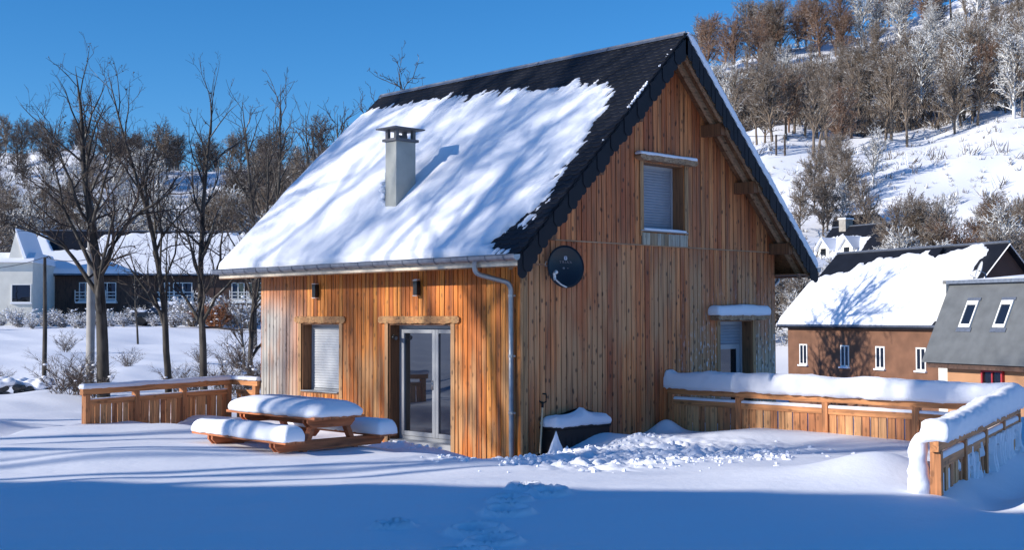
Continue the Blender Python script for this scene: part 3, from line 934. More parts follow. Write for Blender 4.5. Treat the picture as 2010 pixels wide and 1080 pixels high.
def bend(pts, r=0.09, n=5):
    out = [Vector(pts[0])]
    for i in range(1, len(pts) - 1):
        p = Vector(pts[i]); a = (Vector(pts[i - 1]) - p); b = (Vector(pts[i + 1]) - p)
        ra = min(r, a.length * .45); rb = min(r, b.length * .45)
        A = p + a.normalized() * ra; B = p + b.normalized() * rb
        for k in range(n + 1):
            t = k / n; out.append(A * (1 - t) ** 2 + p * 2 * t * (1 - t) + B * t * t)
    out.append(Vector(pts[-1])); return out
dp = MB().tube(bend([(-0.725, 0.37, 3.18), (-0.725, 0.37, 2.98), (-0.10, 0.165, 2.83), (-0.10, 0.165, -0.3)], 0.13), 0.043, 12).build('downpipe', ZINC_D, house, True)
for zz in (2.62, 1.62, 0.68):
    MB().tube([(-0.10, 0.165, zz - 0.02), (-0.10, 0.165, zz + 0.02)], 0.05, 12).box(-0.055, -0.02, 0.15, 0.18, zz - .015, zz + .015).tube([(-0.10, 0.10, zz), (-0.10, 0.07, zz)], 0.018, 6).build('pipe_bracket', STEEL, dp)
dp = MB().tube(bend([(W + 0.70, 0.37, 3.18), (W + 0.70, 0.37, 3.0), (W + 0.10, 0.165, 2.83), (W + 0.10, 0.165, -1.3)], 0.13), 0.043, 12).build('downpipe', ZINC_D, house, True)
MB().tube([(W + 0.10, 0.165, 1.6), (W + 0.10, 0.165, 1.64)], 0.05, 12).build('pipe_bracket', STEEL, dp)

# ---- snow on the roof
def roof_snow(side, a0, a1, edge, name, thick=0.10, step=0.026, seed=1):
    A = np.arange(a0, a1 + step, step); B = np.arange(0.0, BE + 0.02, step)
    AA, BB = np.meshgrid(A, B)
    n1 = (fbm(AA * 3.1 + BB * 1.1 + 40, BB * 1.5 + 9, 4, seed) - 0.5) * 0.34
    n2 = (fbm(AA * 16 - BB * 7, BB * 4.5 + AA * 3 + 5, 3, seed + 4) - 0.5) * 0.42
    d = edge(AA, BB) + n1 + n2
    T = thick * (1 - np.exp(-np.maximum(d, 0) / 0.22)) * (0.75 + 0.5 * fbm(AA * 0.5, BB * 0.5, 2, seed + 8))
    T = np.where(d < 0, -0.05, T + 0.012)
    T += np.where(d > 0.1, (fbm(AA * 2.0 + BB * .9, BB * 0.8, 4, seed + 9) - 0.5) * 0.09, 0)
    # rounded at the eave and at the far verge
    T = T * (0.25 + 0.75 * np.clip((BE + 0.0 - BB) / 0.07, 0, 1) ** 0.5)
    T = np.where(AA > LN + OVF - 0.07, T * np.clip((LN + OVF + 0.005 - AA) / 0.07, 0, 1) ** 0.5, T)
    Xs = W / 2 + side * BB + side * np.sin(ca) * T
    Zs = ZR - SL * BB + np.cos(ca) * T
    return grid_mesh(name, np.stack([Xs, AA, Zs], -1), SNOW_ROOF, roof)
ea_b = np.array([0.0, 0.9, 1.1, 1.9, 3.2, 4.2, 4.4])
ea_a = np.array([1.3, 0.55, 0.25, -0.08, -0.20, -0.22, -0.30])
def edge_left(a, b):
    top = np.interp(a, [-1, 0.6, 2.2, 5.2, 8.1, 9], [0.98, 0.93, 0.74, 0.52, 0.40, 0.34])
    right = np.interp(b, ea_b, ea_a)
    # small bare nibbles by the eave corner
    nib = 0.36 * np.exp(-((a - 0.15) / 0.5) ** 2 - ((b - 4.08) / 0.12) ** 2) + 0.3 * np.exp(-((a + 0.0) / 0.15) ** 2 - ((b - 3.9) / 0.3) ** 2)
    return np.minimum((b - top), (a - right) * 0.9) - nib
roof_snow(-1, -OV + 0.01, LN + OVF, edge_left, 'roof_snow')
def edge_right(a, b): return np.minimum(b - 0.10, a + OV + 0.12) + 0.12
m_r = roof_snow(1, -OV - 0.02, LN + OVF, edge_right, 'roof_snow', thick=0.15, step=0.05, seed=6)
# thick edge of the snow seen along the right-hand verge
m = MB(); rr_ = random.Random(8)
K = 90; vs = []; fs = []
for i in range(K + 1):
    b = 0.02 + (BE + 0.0 - 0.02) * i / K
    th = 0.15 + 0.03 * float(fbm(b * 2.0, 3.3, 3, 2)) - (0.09 if i == K else 0) + rr_.uniform(-.008, .008)
    if i < 2: th *= 0.6
    for (yo, t) in ((-0.0, -0.01), (-0.035 + rr_.uniform(-.01, .01), th * 0.35), (-0.025 + rr_.uniform(-.01, .01), th * 0.75), (0.04, th), (0.16, th * 1.0)):
        vs.append((W / 2 + b + math.sin(ca) * t, -OV + yo, ZR - SL * b + math.cos(ca) * t))
for i in range(K):
    for j in range(4): fs.append((i * 5 + j, i * 5 + j + 1, i * 5 + 6 + j, i * 5 + 5 + j))
m.add(vs, fs).build('verge_snow', SNOW_ROOF, roof, True)
# snow crumbs on the left verge and tiny bare specks
m = MB(); rnd = random.Random(9)
for i in range(46):
    b = rnd.uniform(0.3, 2.6); off = rnd.choice([0, 0, 1])
    if off: clod(m, W / 2 - b, -OV + rnd.uniform(0.01, 0.05), zroof(W / 2 - b) + 0.02, rnd.uniform(.008, .02))
for i in range(26):
    b = rnd.gauss(1.35, 0.12); clod(m, W / 2 - b, -OV + 0.02, zroof(W / 2 - b) + 0.025, rnd.uniform(.015, .035))
m.build('snow_crumbs', SNOW, roof)

# ---- chimney (part of the roof)
cx0, cx1, cy0, cy1 = 0.38, 0.86, 3.77, 4.10
ch = MB().box(cx0, cx1, cy0, cy1, 3.9, 5.63).build('chimney', RENDER_CH, roof)
bev(ch, 0.008)
MB().box(cx0 - 0.045, cx1 + 0.045, cy0 - 0.045, cy1 + 0.045, 5.63, 5.68).build('chimney_collar', CONC, ch)
m = MB()
for (a, b) in ((cx0 + 0.0, cy0), (cx1 - 0.07, cy0), (cx0, cy1 - 0.07), (cx1 - 0.07, cy1 - 0.07)):
    m.box(a, a + 0.07, b, b + 0.07, 5.68, 5.86)
m.box(cx0 + 0.16, cx0 + 0.36, cy0 + 0.1, cy0 + 0.26, 5.68, 5.76)
m.build('chimney_posts', CONC, ch)
a0, a1, b0, b1 = cx0 - 0.13, cx1 + 0.13, cy0 - 0.13, cy1 + 0.13
m = MB(); m.box(a0, a1, b0, b1, 5.86, 5.885)
ccx, ccy = (a0 + a1) / 2, (b0 + b1) / 2
m.add([(a0, b0, 5.886), (a1, b0, 5.886), (a1, b1, 5.886), (a0, b1, 5.886), (ccx - .06, ccy, 5.945), (ccx + .06, ccy, 5.945)], [(0, 1, 5, 4), (1, 2, 5), (2, 3, 4, 5), (3, 0, 4)])
m.build('chimney_cap', CONC, ch)
MB().box(cx0 + 0.02, cx1 - 0.05, cy1, cy1 + 0.03, 3.9, 5.05).build('chimney_flashing', ZINC, ch)
# snow left against the uphill side of the stack
m = MB()
for i in range(14):
    clod(m, cx0 - 0.02 + rnd.uniform(0, .1), cy1 + 0.07 + rnd.gauss(0, .02), 4.42 + i * 0.035, 0.06)
m.build('chimney_snow', SNOW_ROOF, ch, True)

# ------------------------------------------------------------------ things fixed to or standing by the house
for i, y in enumerate((5.73, 2.61)):
    lab = ('black box shaped wall lamp above the shuttered window', 'black box shaped wall lamp above the french door')[i]
    t = thing('wall_lamp', lab, 'wall lamp', 'black wall lamps under the eave', (-0.03, y, 2.79))
    b = MB().box(-0.10, -0.01, -0.055, 0.055, -0.125, 0.125).build('lamp_body', BLACKM, t); bev(b, 0.006)
    MB().box(-0.012, 0.004, -0.04, 0.04, -0.1, 0.1).build('mounting_plate', BLACKM, t)
    MB().box(-0.103, -0.02, -0.058, 0.058, -0.145, -0.132).box(-0.103, -0.02, -0.058, 0.058, 0.132, 0.145).build('lamp_glass', LNB if i == 0 else STEEL, t)
    if i == 1: snow_cap('lamp_snow', (-0.055, -0.05), (-0.055, 0.05), 0.07, 0.145, 0.02, t, over=0, seed=2, rough=.004, step=.02)
t = thing('spotlight', 'small black spotlight in the reveal beside the french door', 'spotlight', None, (0.05, 3.455, 1.9))
m = MB().tube([(0, 0.0, 0.0), (0.0, -0.09, -0.02)], [0.035, 0.045], 12); m.build('lamp_head', BLACKM, t, True)
MB().tube([(0, 0.0, 0.05), (0.0, -0.02, 0.03), (0, -0.03, 0)], 0.012, 6).build('bracket', BLACKM, t)
MB().tube([(0.0, -0.09, -0.02), (0.0, -0.094, -0.021)], 0.036, 12).build('lens', STEEL, t)

# satellite dish
dt = thing('satellite_dish', 'black satellite dish fixed high on the gable wall near the corner', 'satellite dish', None, (0.70, -0.33, 3.11))
N = Vector((-0.50, -0.84, 0.16)).normalized()
sx = Vector((0, 0, 1)).cross(N).normalized() * -1
sx = N.cross(Vector((0, 0, 1))).normalized() * -1
sy = N.cross(sx).normalized()
if sy.z < 0: sy = -sy
# sx should run to the right in the picture
if sx.x < 0: sx = -sx
def DP(a, b, c): return tuple(sx * a + sy * b + N * c)
RA, RB = 0.315, 0.362
m = MB(); vs = []; rings = 9; seg = 48
for side in (0, 1):
    for i in range(rings + 1):
        r = i / rings
        for k in range(seg):
            an = 2 * math.pi * k / seg
            vs.append(DP(RA * r * math.cos(an), RB * r * math.sin(an), 0.07 * r * r - 0.07 - side * 0.006))
fs = []
n1 = (rings + 1) * seg
for i in range(rings):
    for k in range(seg):
        k2 = (k + 1) % seg
        a, b, c, d = i * seg + k, i * seg + k2, (i + 1) * seg + k2, (i + 1) * seg + k
        fs.append((a, b, c, d)); fs.append((a + n1, d + n1, c + n1, b + n1))
for k in range(seg):
    k2 = (k + 1) % seg; fs.append((rings * seg + k, rings * seg + k2, n1 + rings * seg + k2, n1 + rings * seg + k))
m.add(vs, fs); m.build('reflector', DISH, dt, True)
m = MB()
ring = [DP(RA * math.cos(t_ / 40 * 6.2832), RB * math.sin(t_ / 40 * 6.2832), 0.0) for t_ in range(41)]
m.tube(ring, 0.006, 5); m.build('rim', DISH, dt, True)
# lettering printed on the reflector
def text(body, size, a, b, c, parent, mat, name='lettering'):
    cu = bpy.data.curves.new(name, 'FONT'); cu.body = body; cu.size = size; cu.align_x = 'CENTER'; cu.align_y = 'CENTER'
    cu.extrude = 0.0008; cu.space_character = 1.35
    tmp = bpy.data.objects.new(name, cu); COL.objects.link(tmp)
    dg = bpy.context.evaluated_depsgraph_get(); me = bpy.data.meshes.new_from_object(tmp.evaluated_get(dg))
    bpy.data.objects.remove(tmp); me.materials.clear(); me.materials.append(mat)
    o = bpy.data.objects.new(name, me); COL.objects.link(o); o.parent = parent
    p = DP(a, b, c)
    o.matrix_local = Matrix(((sx.x, sy.x, N.x, p[0]), (sx.y, sy.y, N.y, p[1]), (sx.z, sy.z, N.z, p[2]), (0, 0, 0, 1)))
    return o
GREYTXT = plain('dish_print', (0.30, 0.24, 0.25), 0.6)
text('TRIAX', 0.062, 0.02, 0.085, -0.056, dt, GREYTXT)
EMB = plain('emblem_print', (0.55, 0.56, 0.62), 0.5); EMB2 = plain('emblem_letter', (0.03, 0.05, 0.2), 0.5)
m = MB(); m.prism([(0.02 + a * 0.027 , 0.155 + b * 0.034) for a, b in [(-1, -.6), (-.6, -1), (.6, -1), (1, -.6), (1, .6), (.6, 1), (-.6, 1), (-1, .6)]], lambda p: DP(p[0], p[1], -0.052), lambda p: DP(p[0], p[1], -0.050))
m.build('emblem', EMB, dt)
m = MB(); m.prism([(0.02 + a * 0.027, 0.155 + b * 0.034) for a, b in [(-.15, -.65), (.15, -.65), (.15, .2), (.5, .2), (.5, .55), (-.5, .55), (-.5, .2), (-.15, .2)]], lambda p: DP(p[0], p[1], -0.0498), lambda p: DP(p[0], p[1], -0.0485))
m.build('emblem_letter', EMB2, dt)
# small worn marks below the word
m = MB()
for a in (-0.03, 0.055): m.prism([(a - .009, -0.022), (a + .009, -0.022), (a + .006, -0.010), (a - .006, -0.010)], lambda p: DP(p[0], p[1], -0.066), lambda p: DP(p[0], p[1], -0.0645))
m.build('printed_mark', GREYTXT, dt)
# feed arm and lnb
m = MB().tube([DP(0.0, -RB + 0.01, -0.01), DP(-0.14, -RB + 0.03, 0.14), DP(-0.27, -0.27, 0.27)], 0.013, 8); m.build('feed_arm', LNB, dt, True)
m = MB().tube([DP(-0.275, -0.29, 0.27), DP(-0.285, -0.17, 0.28)], [0.022, 0.024], 10).tube([DP(-0.285, -0.18, 0.28), DP(-0.235, -0.14, 0.24)], [0.026, 0.032], 12)
m.build('feed_horn', LNB, dt, True)
m = MB().tube([DP(-0.0, -0.02, -0.08), (0.0, 0.12, 0.0), (0.0, 0.30, 0.0)], 0.022, 8).box(-0.06, 0.06, 0.29, 0.30, -0.09, 0.09)
m.tube([DP(-0.3, 0.08, -0.01), DP(-0.33, 0.09, -0.04), DP(-0.345, 0.02, -0.05), (0, 0.2, 0)], 0.011, 6)
m.build('wall_bracket', STEEL, dt)

# storage box
bx = thing('storage_box', 'black plastic garden storage box against the gable wall under snow', 'storage box', None, (0, 0, 0))
b = MB().add([(0.38, -0.41, -0.1), (1.67, -0.41, -0.1), (1.67, -0.07, -0.1), (0.38, -0.07, -0.1), (0.36, -0.43, 0.40), (1.69, -0.43, 0.40), (1.69, -0.06, 0.40), (0.36, -0.06, 0.40)],
         [(0, 3, 2, 1), (4, 5, 6, 7), (0, 1, 5, 4), (1, 2, 6, 5), (2, 3, 7, 6), (3, 0, 4, 7)]).build('box_body', BLACK, bx); bev(b, 0.015)
m = MB()
for i in range(9): m.box(0.44 + i * 0.145, 0.52 + i * 0.145, -0.428, -0.41, 0.02, 0.34)
m.build('box_ribs', BLACK, bx)
b = MB().box(0.34, 1.71, -0.45, -0.045, 0.402, 0.45).build('box_lid', BLACK, bx); bev(b, 0.012)
def peak(t): return 0.92 + 0.6 * np.exp(-np.abs(t - 0.1) / 0.22)
snow_cap('box_snow', (0.37, -0.25), (1.70, -0.25), 0.36, 0.448, 0.19, bx, over=0.03, seed=12, rough=0.03, hv=0.1, step=0.05, prof=PROF_DOME, hfun=peak)

# snow shovel leaning on the wall
sh = thing('snow_shovel', 'shovel with a pale wooden shaft and black grip leaning on the gable wall', 'shovel')
pb = Vector((0.13, -0.27, 0.0)); pt = Vector((0.395, -0.075, 0.80))
MB().tube([pb, pt], 0.016, 10).build('shaft', plain('pale_ash', (0.6, 0.48, 0.32), 0.6, 0, 0.15, 15), sh, True)
d = (pt - pb).normalized(); g = Vector((0.714, -0.70, 0)); g = (g - d * g.dot(d)).normalized()
p1 = pt + d * 0.07
pts = [pt - d * 0.03, pt + d * 0.03, p1 + g * 0.055 - d * .01, p1 + g * 0.062 + d * 0.07, p1 + g * 0.05 + d * 0.125, p1 - g * 0.05 + d * 0.125, p1 - g * 0.062 + d * 0.07, p1 - g * 0.055 - d * .01, pt + d * 0.03]
MB().tube([pt - d * 0.05, pt + d * 0.05], 0.021, 8).tube(pts, 0.014, 8).build('grip', BLACK, sh, True)
m = MB(); bl = pb
for i in range(5):
    pass
m.beam(pb - d * 0.28, pb + d * 0.02, 0.24, 0.02, up=(0.3, -0.9, 0)); m.build('blade', BLACK, sh)

# ------------------------------------------------------------------ picnic table
pt_ = thing('picnic_table', 'orange stained picnic table with benches under thick domes of snow', 'picnic table', None, (0, 0, 0))
TX, TY0, TY1 = -3.37, 0.45, 2.86
m = MB()
for i in range(6): m.box(TX - 0.46 + i * 0.155, TX - 0.46 + i * 0.155 + 0.147, TY0, TY1, 0.765, 0.805)
m.build('tabletop', W_TABLE, pt_)
for s in (-1, 1):
    cxb = TX + s * 0.85
    m = MB()
    for i in range(2): m.box(cxb - 0.165 + i * 0.17, cxb - 0.165 + i * 0.17 + 0.16, TY0 - 0.08, TY1 + 0.10, 0.455, 0.495)
    m.build('bench', W_TABLE, pt_)
W_TABX = wood_mat('table_frame', [(0.42, 0.12, 0.045), (0.46, 0.14, 0.05), (0.5, 0.16, 0.06)], along='x', grain=12, knots=0.3)
for yy in (TY0 + 0.28, TY1 - 0.42):
    fr = MB()
    for o in (-0.055, 0.055):
        # chamfered cross beams
        for (a, z0, z1) in ((1.0, 0.315, 0.452), (0.43, 0.63, 0.762)):
            poly = [(TX - a + 0.08, z0), (TX + a - 0.08, z0), (TX + a, z0 + 0.08), (TX + a, z1), (TX - a, z1), (TX - a, z0 + 0.08)]
            fr.prism(poly, lambda p: (p[0], yy + o - 0.02, p[1]), lambda p: (p[0], yy + o + 0.02, p[1]))
    fr.build('frame_beam', W_TABX, pt_)
    for s in (-1, 1):
        MB().beam((TX + s * 0.26, yy, 0.76), (TX + s * 0.62, yy, -0.05), 0.07, 0.11, up=(0, 1, 0)).build('leg', W_TABX, pt_)
MB().box(TX - 0.04, TX + 0.04, TY0 + 0.3, TY1 - 0.4, 0.64, 0.72).build('spreader', W_TABLE, pt_)
snow_cap('tabletop_snow', (TX + 0.0, TY0), (TX, TY1), 0.93, 0.803, 0.235, pt_, over=0.012, prof=PROF_DOME, seed=21, rough=0.02, hv=0.08, step=0.06)
snow_cap('bench_snow', (TX - 0.85, TY0 - 0.08), (TX - 0.85, TY1 + 0.10), 0.345, 0.493, 0.215, pt_, over=0.015, prof=PROF_DOME, seed=22, rough=0.018, hv=0.14, step=0.06)
snow_cap('bench_snow', (TX + 0.85, TY0 - 0.08), (TX + 0.85, TY1 + 0.10), 0.345, 0.493, 0.22, pt_, over=0.02, prof=PROF_DOME, seed=23, rough=0.02, hv=0.14, step=0.06)

# ------------------------------------------------------------------ railings
RAILW = {'x': wood_mat('rail_x', [(0.5, 0.19, 0.07), (0.58, 0.24, 0.09), (0.62, 0.29, 0.12)], along='x', grain=12, knots=0.5)}
def railing(name, label, p0, p1, posts, snow_h, snow_w, seed, ztop=0.95, first=True, last=True, outer=None, hfun=None, low_snow=0.04):
    p0 = Vector((*p0, 0)); p1 = Vector((*p1, 0)); Ln = (p1 - p0).length
    ang = math.atan2((p1 - p0).y, (p1 - p0).x)
    t = thing(name, label, 'railing', 'wooden railings round the snowy terrace', p0, ang)
    mats = RAILW['x']
    MB().box(-0.06, Ln + 0.06, -0.045, 0.045, ztop - 0.12, ztop).build('top_rail', mats, t)
    n = len(posts)
    for i, s in enumerate(posts):
        if (i == 0 and not first): continue
        b = MB().box(s - 0.055, s + 0.055, -0.058, 0.058, -0.5, ztop + (-0.121)).build('post', W_FENCE, t); bev(b, 0.006)
    for i in range(n - 1):
        a, b = posts[i] + 0.056, posts[i + 1] - 0.056
        MB().box(a, b, -0.04, 0.04, ztop - 0.315, ztop - 0.215).build('lower_rail', mats, t)
        m = MB(); s = a + 0.004; rr = random.Random(seed * 10 + i)
        k = max(1, int(round((b - a) / 0.255))); k = int(round((b - a) / 0.147)); wd = (b - a) / k
        for j in range(k):
            o = rr.uniform(-0.004, 0.004) + (0.012 if j % 2 else -0.0)
            m.box(a + j * wd + 0.009, a + (j + 1) * wd - 0.009, -0.022 + o, 0.0 + o, -0.35, ztop - 0.316)
        m.build('board_panel', W_FENCE, t)
        if low_snow:
            c, s_ = 1, 0
            snow_cap('rail_snow', (a, 0.0), (b, 0.0), 0.075, ztop - 0.216, low_snow, t, over=0.0, seed=seed + i, rough=0.01, step=0.06)
    snow_cap('snow_cap', (-0.05, 0), (Ln + 0.05, 0), snow_w, ztop - 0.004, snow_h, t, over=0.02, seed=seed, rough=0.02 + 0.02 * (snow_h > 0.2), hv=0.16, step=0.06, hfun=hfun)
    return t
r1 = railing('terrace_railing', 'long wooden railing at the left of the terrace, thin smooth snow on top', (-3.94, 7.66), (-0.12, 8.74),
             [0.05, 1.27, 2.54, 3.86], 0.085, 0.12, 3, low_snow=0.02)
r2 = railing('terrace_railing', 'short wooden railing joining the rear left corner of the house', (-0.10, 8.62), (-0.06, 7.84),
             [0.02, 0.74], 0.075, 0.12, 4, first=False, low_snow=0.0)
r3 = railing('terrace_railing', 'wooden railing running out from the gable wall under a thick roll of snow', (3.8, -0.06), (3.8, -6.55),
             [0.05, 1.56, 3.30, 4.92, 6.46], 0.33, 0.24, 5, low_snow=0.05,
             hfun=lambda t: 0.78 + 0.22 * np.clip((t + 1) / 0.3, 0, 1) + 0.3 * np.exp(-((t + 0.98) / 0.03) ** 2))
r4 = railing('terrace_railing', 'near right railing plastered with snow, its square end post facing the terrace front', (-1.95, -8.2), (3.74, -6.6),
             [0.05, 1.50, 2.95, 4.40, 5.84], 0.27, 0.24, 6, low_snow=0.07,
             hfun=lambda t: 0.75 + 0.35 * np.clip((t + 1) / 1.5, 0, 1))
# snow blown on to the outer face of the near railing
Ln = 5.9; st = 0.0245
S_, Z_ = np.meshgrid(np.arange(0.12, Ln, st), np.arange(-0.30, 0.72, st))
bw = 0.147
stri = np.abs(((S_ / bw) % 1.0) - 0.5) * 2
grow = ss(0.5, 3.2, S_) * 0.85 + 0.1
n_ = fbm(S_ * 3 + Z_ * 1.2, Z_ * 2.0, 4, 3)
T = 0.075 * grow * (0.35 + 1.3 * n_) - 0.020 + 0.10 * (1 - ss(-0.05, 0.35 * (0.3 + grow), Z_))
T += -0.10 * (stri > 0.62 + 0.5 * (n_ - 0.45)) * ss(0.02, 0.12, Z_)
T += -0.06 * (fbm(S_ * 5 + 9, Z_ * 2.5, 3, 8) > 0.60) * ss(0.1, 0.3, Z_)
T -= 0.03 * ss(0.55, 0.66, Z_) * (1 - grow)
pc = grid_mesh('plastered_snow', np.stack([S_, -0.024 - T, Z_], -1), SNOW_ROOF, r4)
# snow hanging from the end of the cap, behind the end post
m = MB(); rc = random.Random(5)
for k in range(60):
    zz = 1.0 - k * 0.0115
    clod(m, 0.05 + rc.gauss(0.0, .02), 0.17 + rc.gauss(0, .02) + 0.03 * (k / 60), zz, 0.065 + 0.03 * (k / 60))
hs_ = m.build('hanging_snow', SNOW_ROOF, r4, True)
rm = hs_.modifiers.new('merge', 'REMESH'); rm.mode = 'VOXEL'; rm.voxel_size = 0.025; rm.use_smooth_shade = True
sm = hs_.modifiers.new('smooth', 'SMOOTH'); sm.iterations = 30
# deck edge boards under the near railing
MB().box(0.02, 5.9, -0.10, -0.062, -0.45, -0.02).build('deck_fascia', RAILW['x'], r4)

# ------------------------------------------------------------------ trees
def bark_mat(name, c0, c1, snow=0.0, sscale=2.0, lean=0.25):
    m, n, b = mat_new(name)
    tc = n.nodes.new('ShaderNodeTexCoord')
    z = noise(n, tc, 7.0, 1, 1, 0.25, 5)
    r = ramp(n, [(0.35, c0), (0.65, c1)]); L(n, z, r.inputs[0])
    col = r.outputs[0]
    if snow:
        g = n.nodes.new('ShaderNodeNewGeometry')
        s = n.nodes.new('ShaderNodeSeparateXYZ'); L(n, g.outputs['Normal'], s.inputs[0])
        nz = noise(n, tc, sscale, 1, 1, 1, 4)
        up = maprange(n, s.outputs[2], lean - 0.35, lean + 0.25)
        f = math_(n, 'MULTIPLY', up, maprange(n, nz, 0.55 - 0.35 * snow, 0.75 - 0.35 * snow))
        col = mixc(n, f, col, (0.84, 0.86, 0.88))
    L(n, col, b.inputs['Base Color']); b.inputs['Roughness'].default_value = 0.85
    return m
BARK_NEAR = bark_mat('near_bark', (0.018, 0.015, 0.013), (0.075, 0.065, 0.055), 0.25, 3.0, 0.55)
TWIG_NEAR = bark_mat('near_twigs', (0.03, 0.022, 0.02), (0.065, 0.048, 0.042))
BARK_BRN = bark_mat('brown_wood', (0.10, 0.072, 0.055), (0.21, 0.165, 0.125), 0.35, 1.2, 0.5)
BARK_RED = bark_mat('russet_wood', (0.12, 0.066, 0.045), (0.22, 0.135, 0.09), 0.30, 1.2, 0.55)
BARK_FR = bark_mat('frosted_wood', (0.12, 0.10, 0.085), (0.2, 0.17, 0.14), 1.05, 0.9, 0.0)
BARK_DK = bark_mat('dark_wood', (0.035, 0.026, 0.022), (0.095, 0.072, 0.06), 0.25, 1.2, 0.55)

def grow(seed, h, r0, levels, lean=0.0, first=0.25, nlimb=12, spread=45, up=0.35, wig=0.12, dens=1.0, limb=0.5,
         tw=0.006, fork=0.0, sides=(8, 5, 4, 3, 3), seglen=(0.6, 0.4, 0.3, 0.22, 0.16), leaves=0, shape=None, fine=0):
    """bare tree: returns (wood MB, twig MB)"""
    rd = random.Random(seed)
    wood, twig = MB(), MB()
    cnt = [0]
    def branch(p, d, length, r, lev):
        n = max(2, int(length / seglen[min(lev, 4)]))
        st = length / n
        pts = [p.copy()]; rads = [r]
        dirs = [d.copy()]
        for i in range(n):
            w = wig * (1 + 0.5 * lev) * (0.28 if lev == 0 else 1)
            d = (d + Vector((rd.gauss(0, w), rd.gauss(0, w), rd.gauss(0, w) + up * 0.10 * (lev > 0)))).normalized()
            p = p + d * st
            pts.append(p.copy()); dirs.append(d.copy())
            t = (i + 1) / n
            rads.append(max(r * (1 - t) ** (0.85 if lev else 0.75) + tw * 0.5, tw * 0.5))
        mb = wood if lev <= 1 else twig
        mb.tube(pts, rads, sides[min(lev, 4)], cap=False)
        if lev >= levels: return
        if lev == 0:
            k = nlimb
        else:
            k = int(max(2, length * dens * (3.2 if lev == 1 else 5.5)))
        az = rd.uniform(0, 6.28)
        for j in range(k):
            if lev == 0:
                t = first + (0.97 - first) * (j + rd.uniform(0, 0.9)) / k
            else:
                t = 0.18 + 0.8 * (j + rd.random()) / k
            f = t * n; i = min(int(f), n - 1); fr = f - i
            q = pts[i].lerp(pts[i + 1], fr); rr = rads[i] * (1 - fr) + rads[i + 1] * fr
            dd = dirs[i]
            az += 2.4 + rd.uniform(-.5, .5)
            an = R(rd.gauss(spread, 9)) if lev == 0 else R(rd.gauss(42, 12))
            a = Vector((0, 0, 1)) if abs(dd.z) < 0.9 else Vector((1, 0, 0))
            s = dd.cross(a).normalized(); u = s.cross(dd)
            nd = (dd * math.cos(an) + (s * math.cos(az) + u * math.sin(az)) * math.sin(an))
            nd = (nd + Vector((0, 0, up * 0.5))).normalized()
            if lev == 0:
                sh = shape(t) if shape else (1.15 - t) ** 0.8
                ln = h * limb * sh * rd.uniform(0.7, 1.15)
            else:
                ln = length * (1.05 - t * 0.65) * (rd.uniform(0.45, 0.75) if fine else rd.uniform(0.35, 0.62))
            if ln < (0.07 if fine else 0.12): continue
            branch(q, nd, ln, min(rr * rd.uniform(0.45, 0.7), ln * 0.03 + tw), lev + 1)
    branch(Vector((0, 0, -0.4)), Vector((lean, 0, 1)).normalized(), h + 0.4, r0, 0)
    # a few dead leaves / cones clinging to the twigs
    if leaves:
        for i in range(leaves):
            v = twig.v[rd.randrange(len(twig.v))]
            s = rd.uniform(.02, .045)
            a = [Vector((rd.uniform(-s, s), rd.uniform(-s, s), rd.uniform(-s, s))) + Vector(v) for _ in range(4)]
            twig.add(a, [(0, 1, 2), (0, 2, 3), (0, 3, 1), (1, 3, 2)])
    return wood, twig
def mesh_of(mb, name, mat):
    me = bpy.data.meshes.new(name); me.from_pydata(mb.v, [], mb.f); me.update()
    me.polygons.foreach_set('use_smooth', [True] * len(me.polygons)); me.materials.append(mat); return me
def put(name, me, parent=None, loc=None, rz=0, sc=1.0):
    o = bpy.data.objects.new(name, me); COL.objects.link(o)
    if parent is not None: o.parent = parent
    if loc is not None: o.location = loc; o.rotation_euler = (0, 0, rz); o.scale = (sc, sc, sc) if not hasattr(sc, '__len__') else sc
    return o
def near_tree(name, label, x, y, seed, h, r0, rz=0, group=None, z=None, **kw):
    wd, tg = grow(seed, h, r0, 4, **kw)
    t = thing(name, label, 'tree', group, (x, y, gz(x, y) if z is None else z), rz)
    put('trunk', mesh_of(wd, 'trunk', BARK_NEAR), t); put('crown', mesh_of(tg, 'crown', TWIG_NEAR), t)
    return t
GR = 'bare trees beyond the left railing'
P = lambda u, D: place(u, D)
x, y = P(205, 33)
big = near_tree('bare_tree', 'tallest bare tree at the left, thick dark trunk forking into wide limbs', x, y, 5, 8.9, 0.175, 0.4, GR,
          nlimb=15, first=0.26, spread=40, up=0.42, limb=0.48, dens=0.72, tw=0.006, fine=1, wig=0.10, leaves=160, shape=lambda t: (1.12 - t) ** 0.6)
x, y = P(332, 34)
near_tree('bare_tree', 'slender bare tree with a pale lichened trunk left of the middle tree', x, y, 12, 9.3, 0.10, 1.2, GR, lean=-0.03,
          nlimb=19, first=0.2, spread=28, up=0.6, limb=0.36, dens=0.75, tw=0.005, fine=1, leaves=140, shape=lambda t: (1.15 - t) ** 0.5)
x, y = P(404, 33)
near_tree('bare_tree', 'straight dark bare tree with one tall leader, nearest left of the chalet roof', x, y, 23, 8.9, 0.115, 2.2, GR,
          nlimb=21, first=0.2, spread=33, up=0.55, limb=0.32, dens=0.75, tw=0.005, fine=1, leaves=120, shape=lambda t: (1.15 - t) ** 0.5)
x, y = P(487, 38)
near_tree('bare_tree', 'twin stemmed small bare tree right against the far corner of the chalet', x, y, 31, 8.2, 0.085, 0.2, GR, lean=0.05,
          nlimb=16, first=0.1, spread=30, up=0.6, limb=0.38, dens=0.8, tw=0.008, fine=1, shape=lambda t: (1.15 - t) ** 0.5)
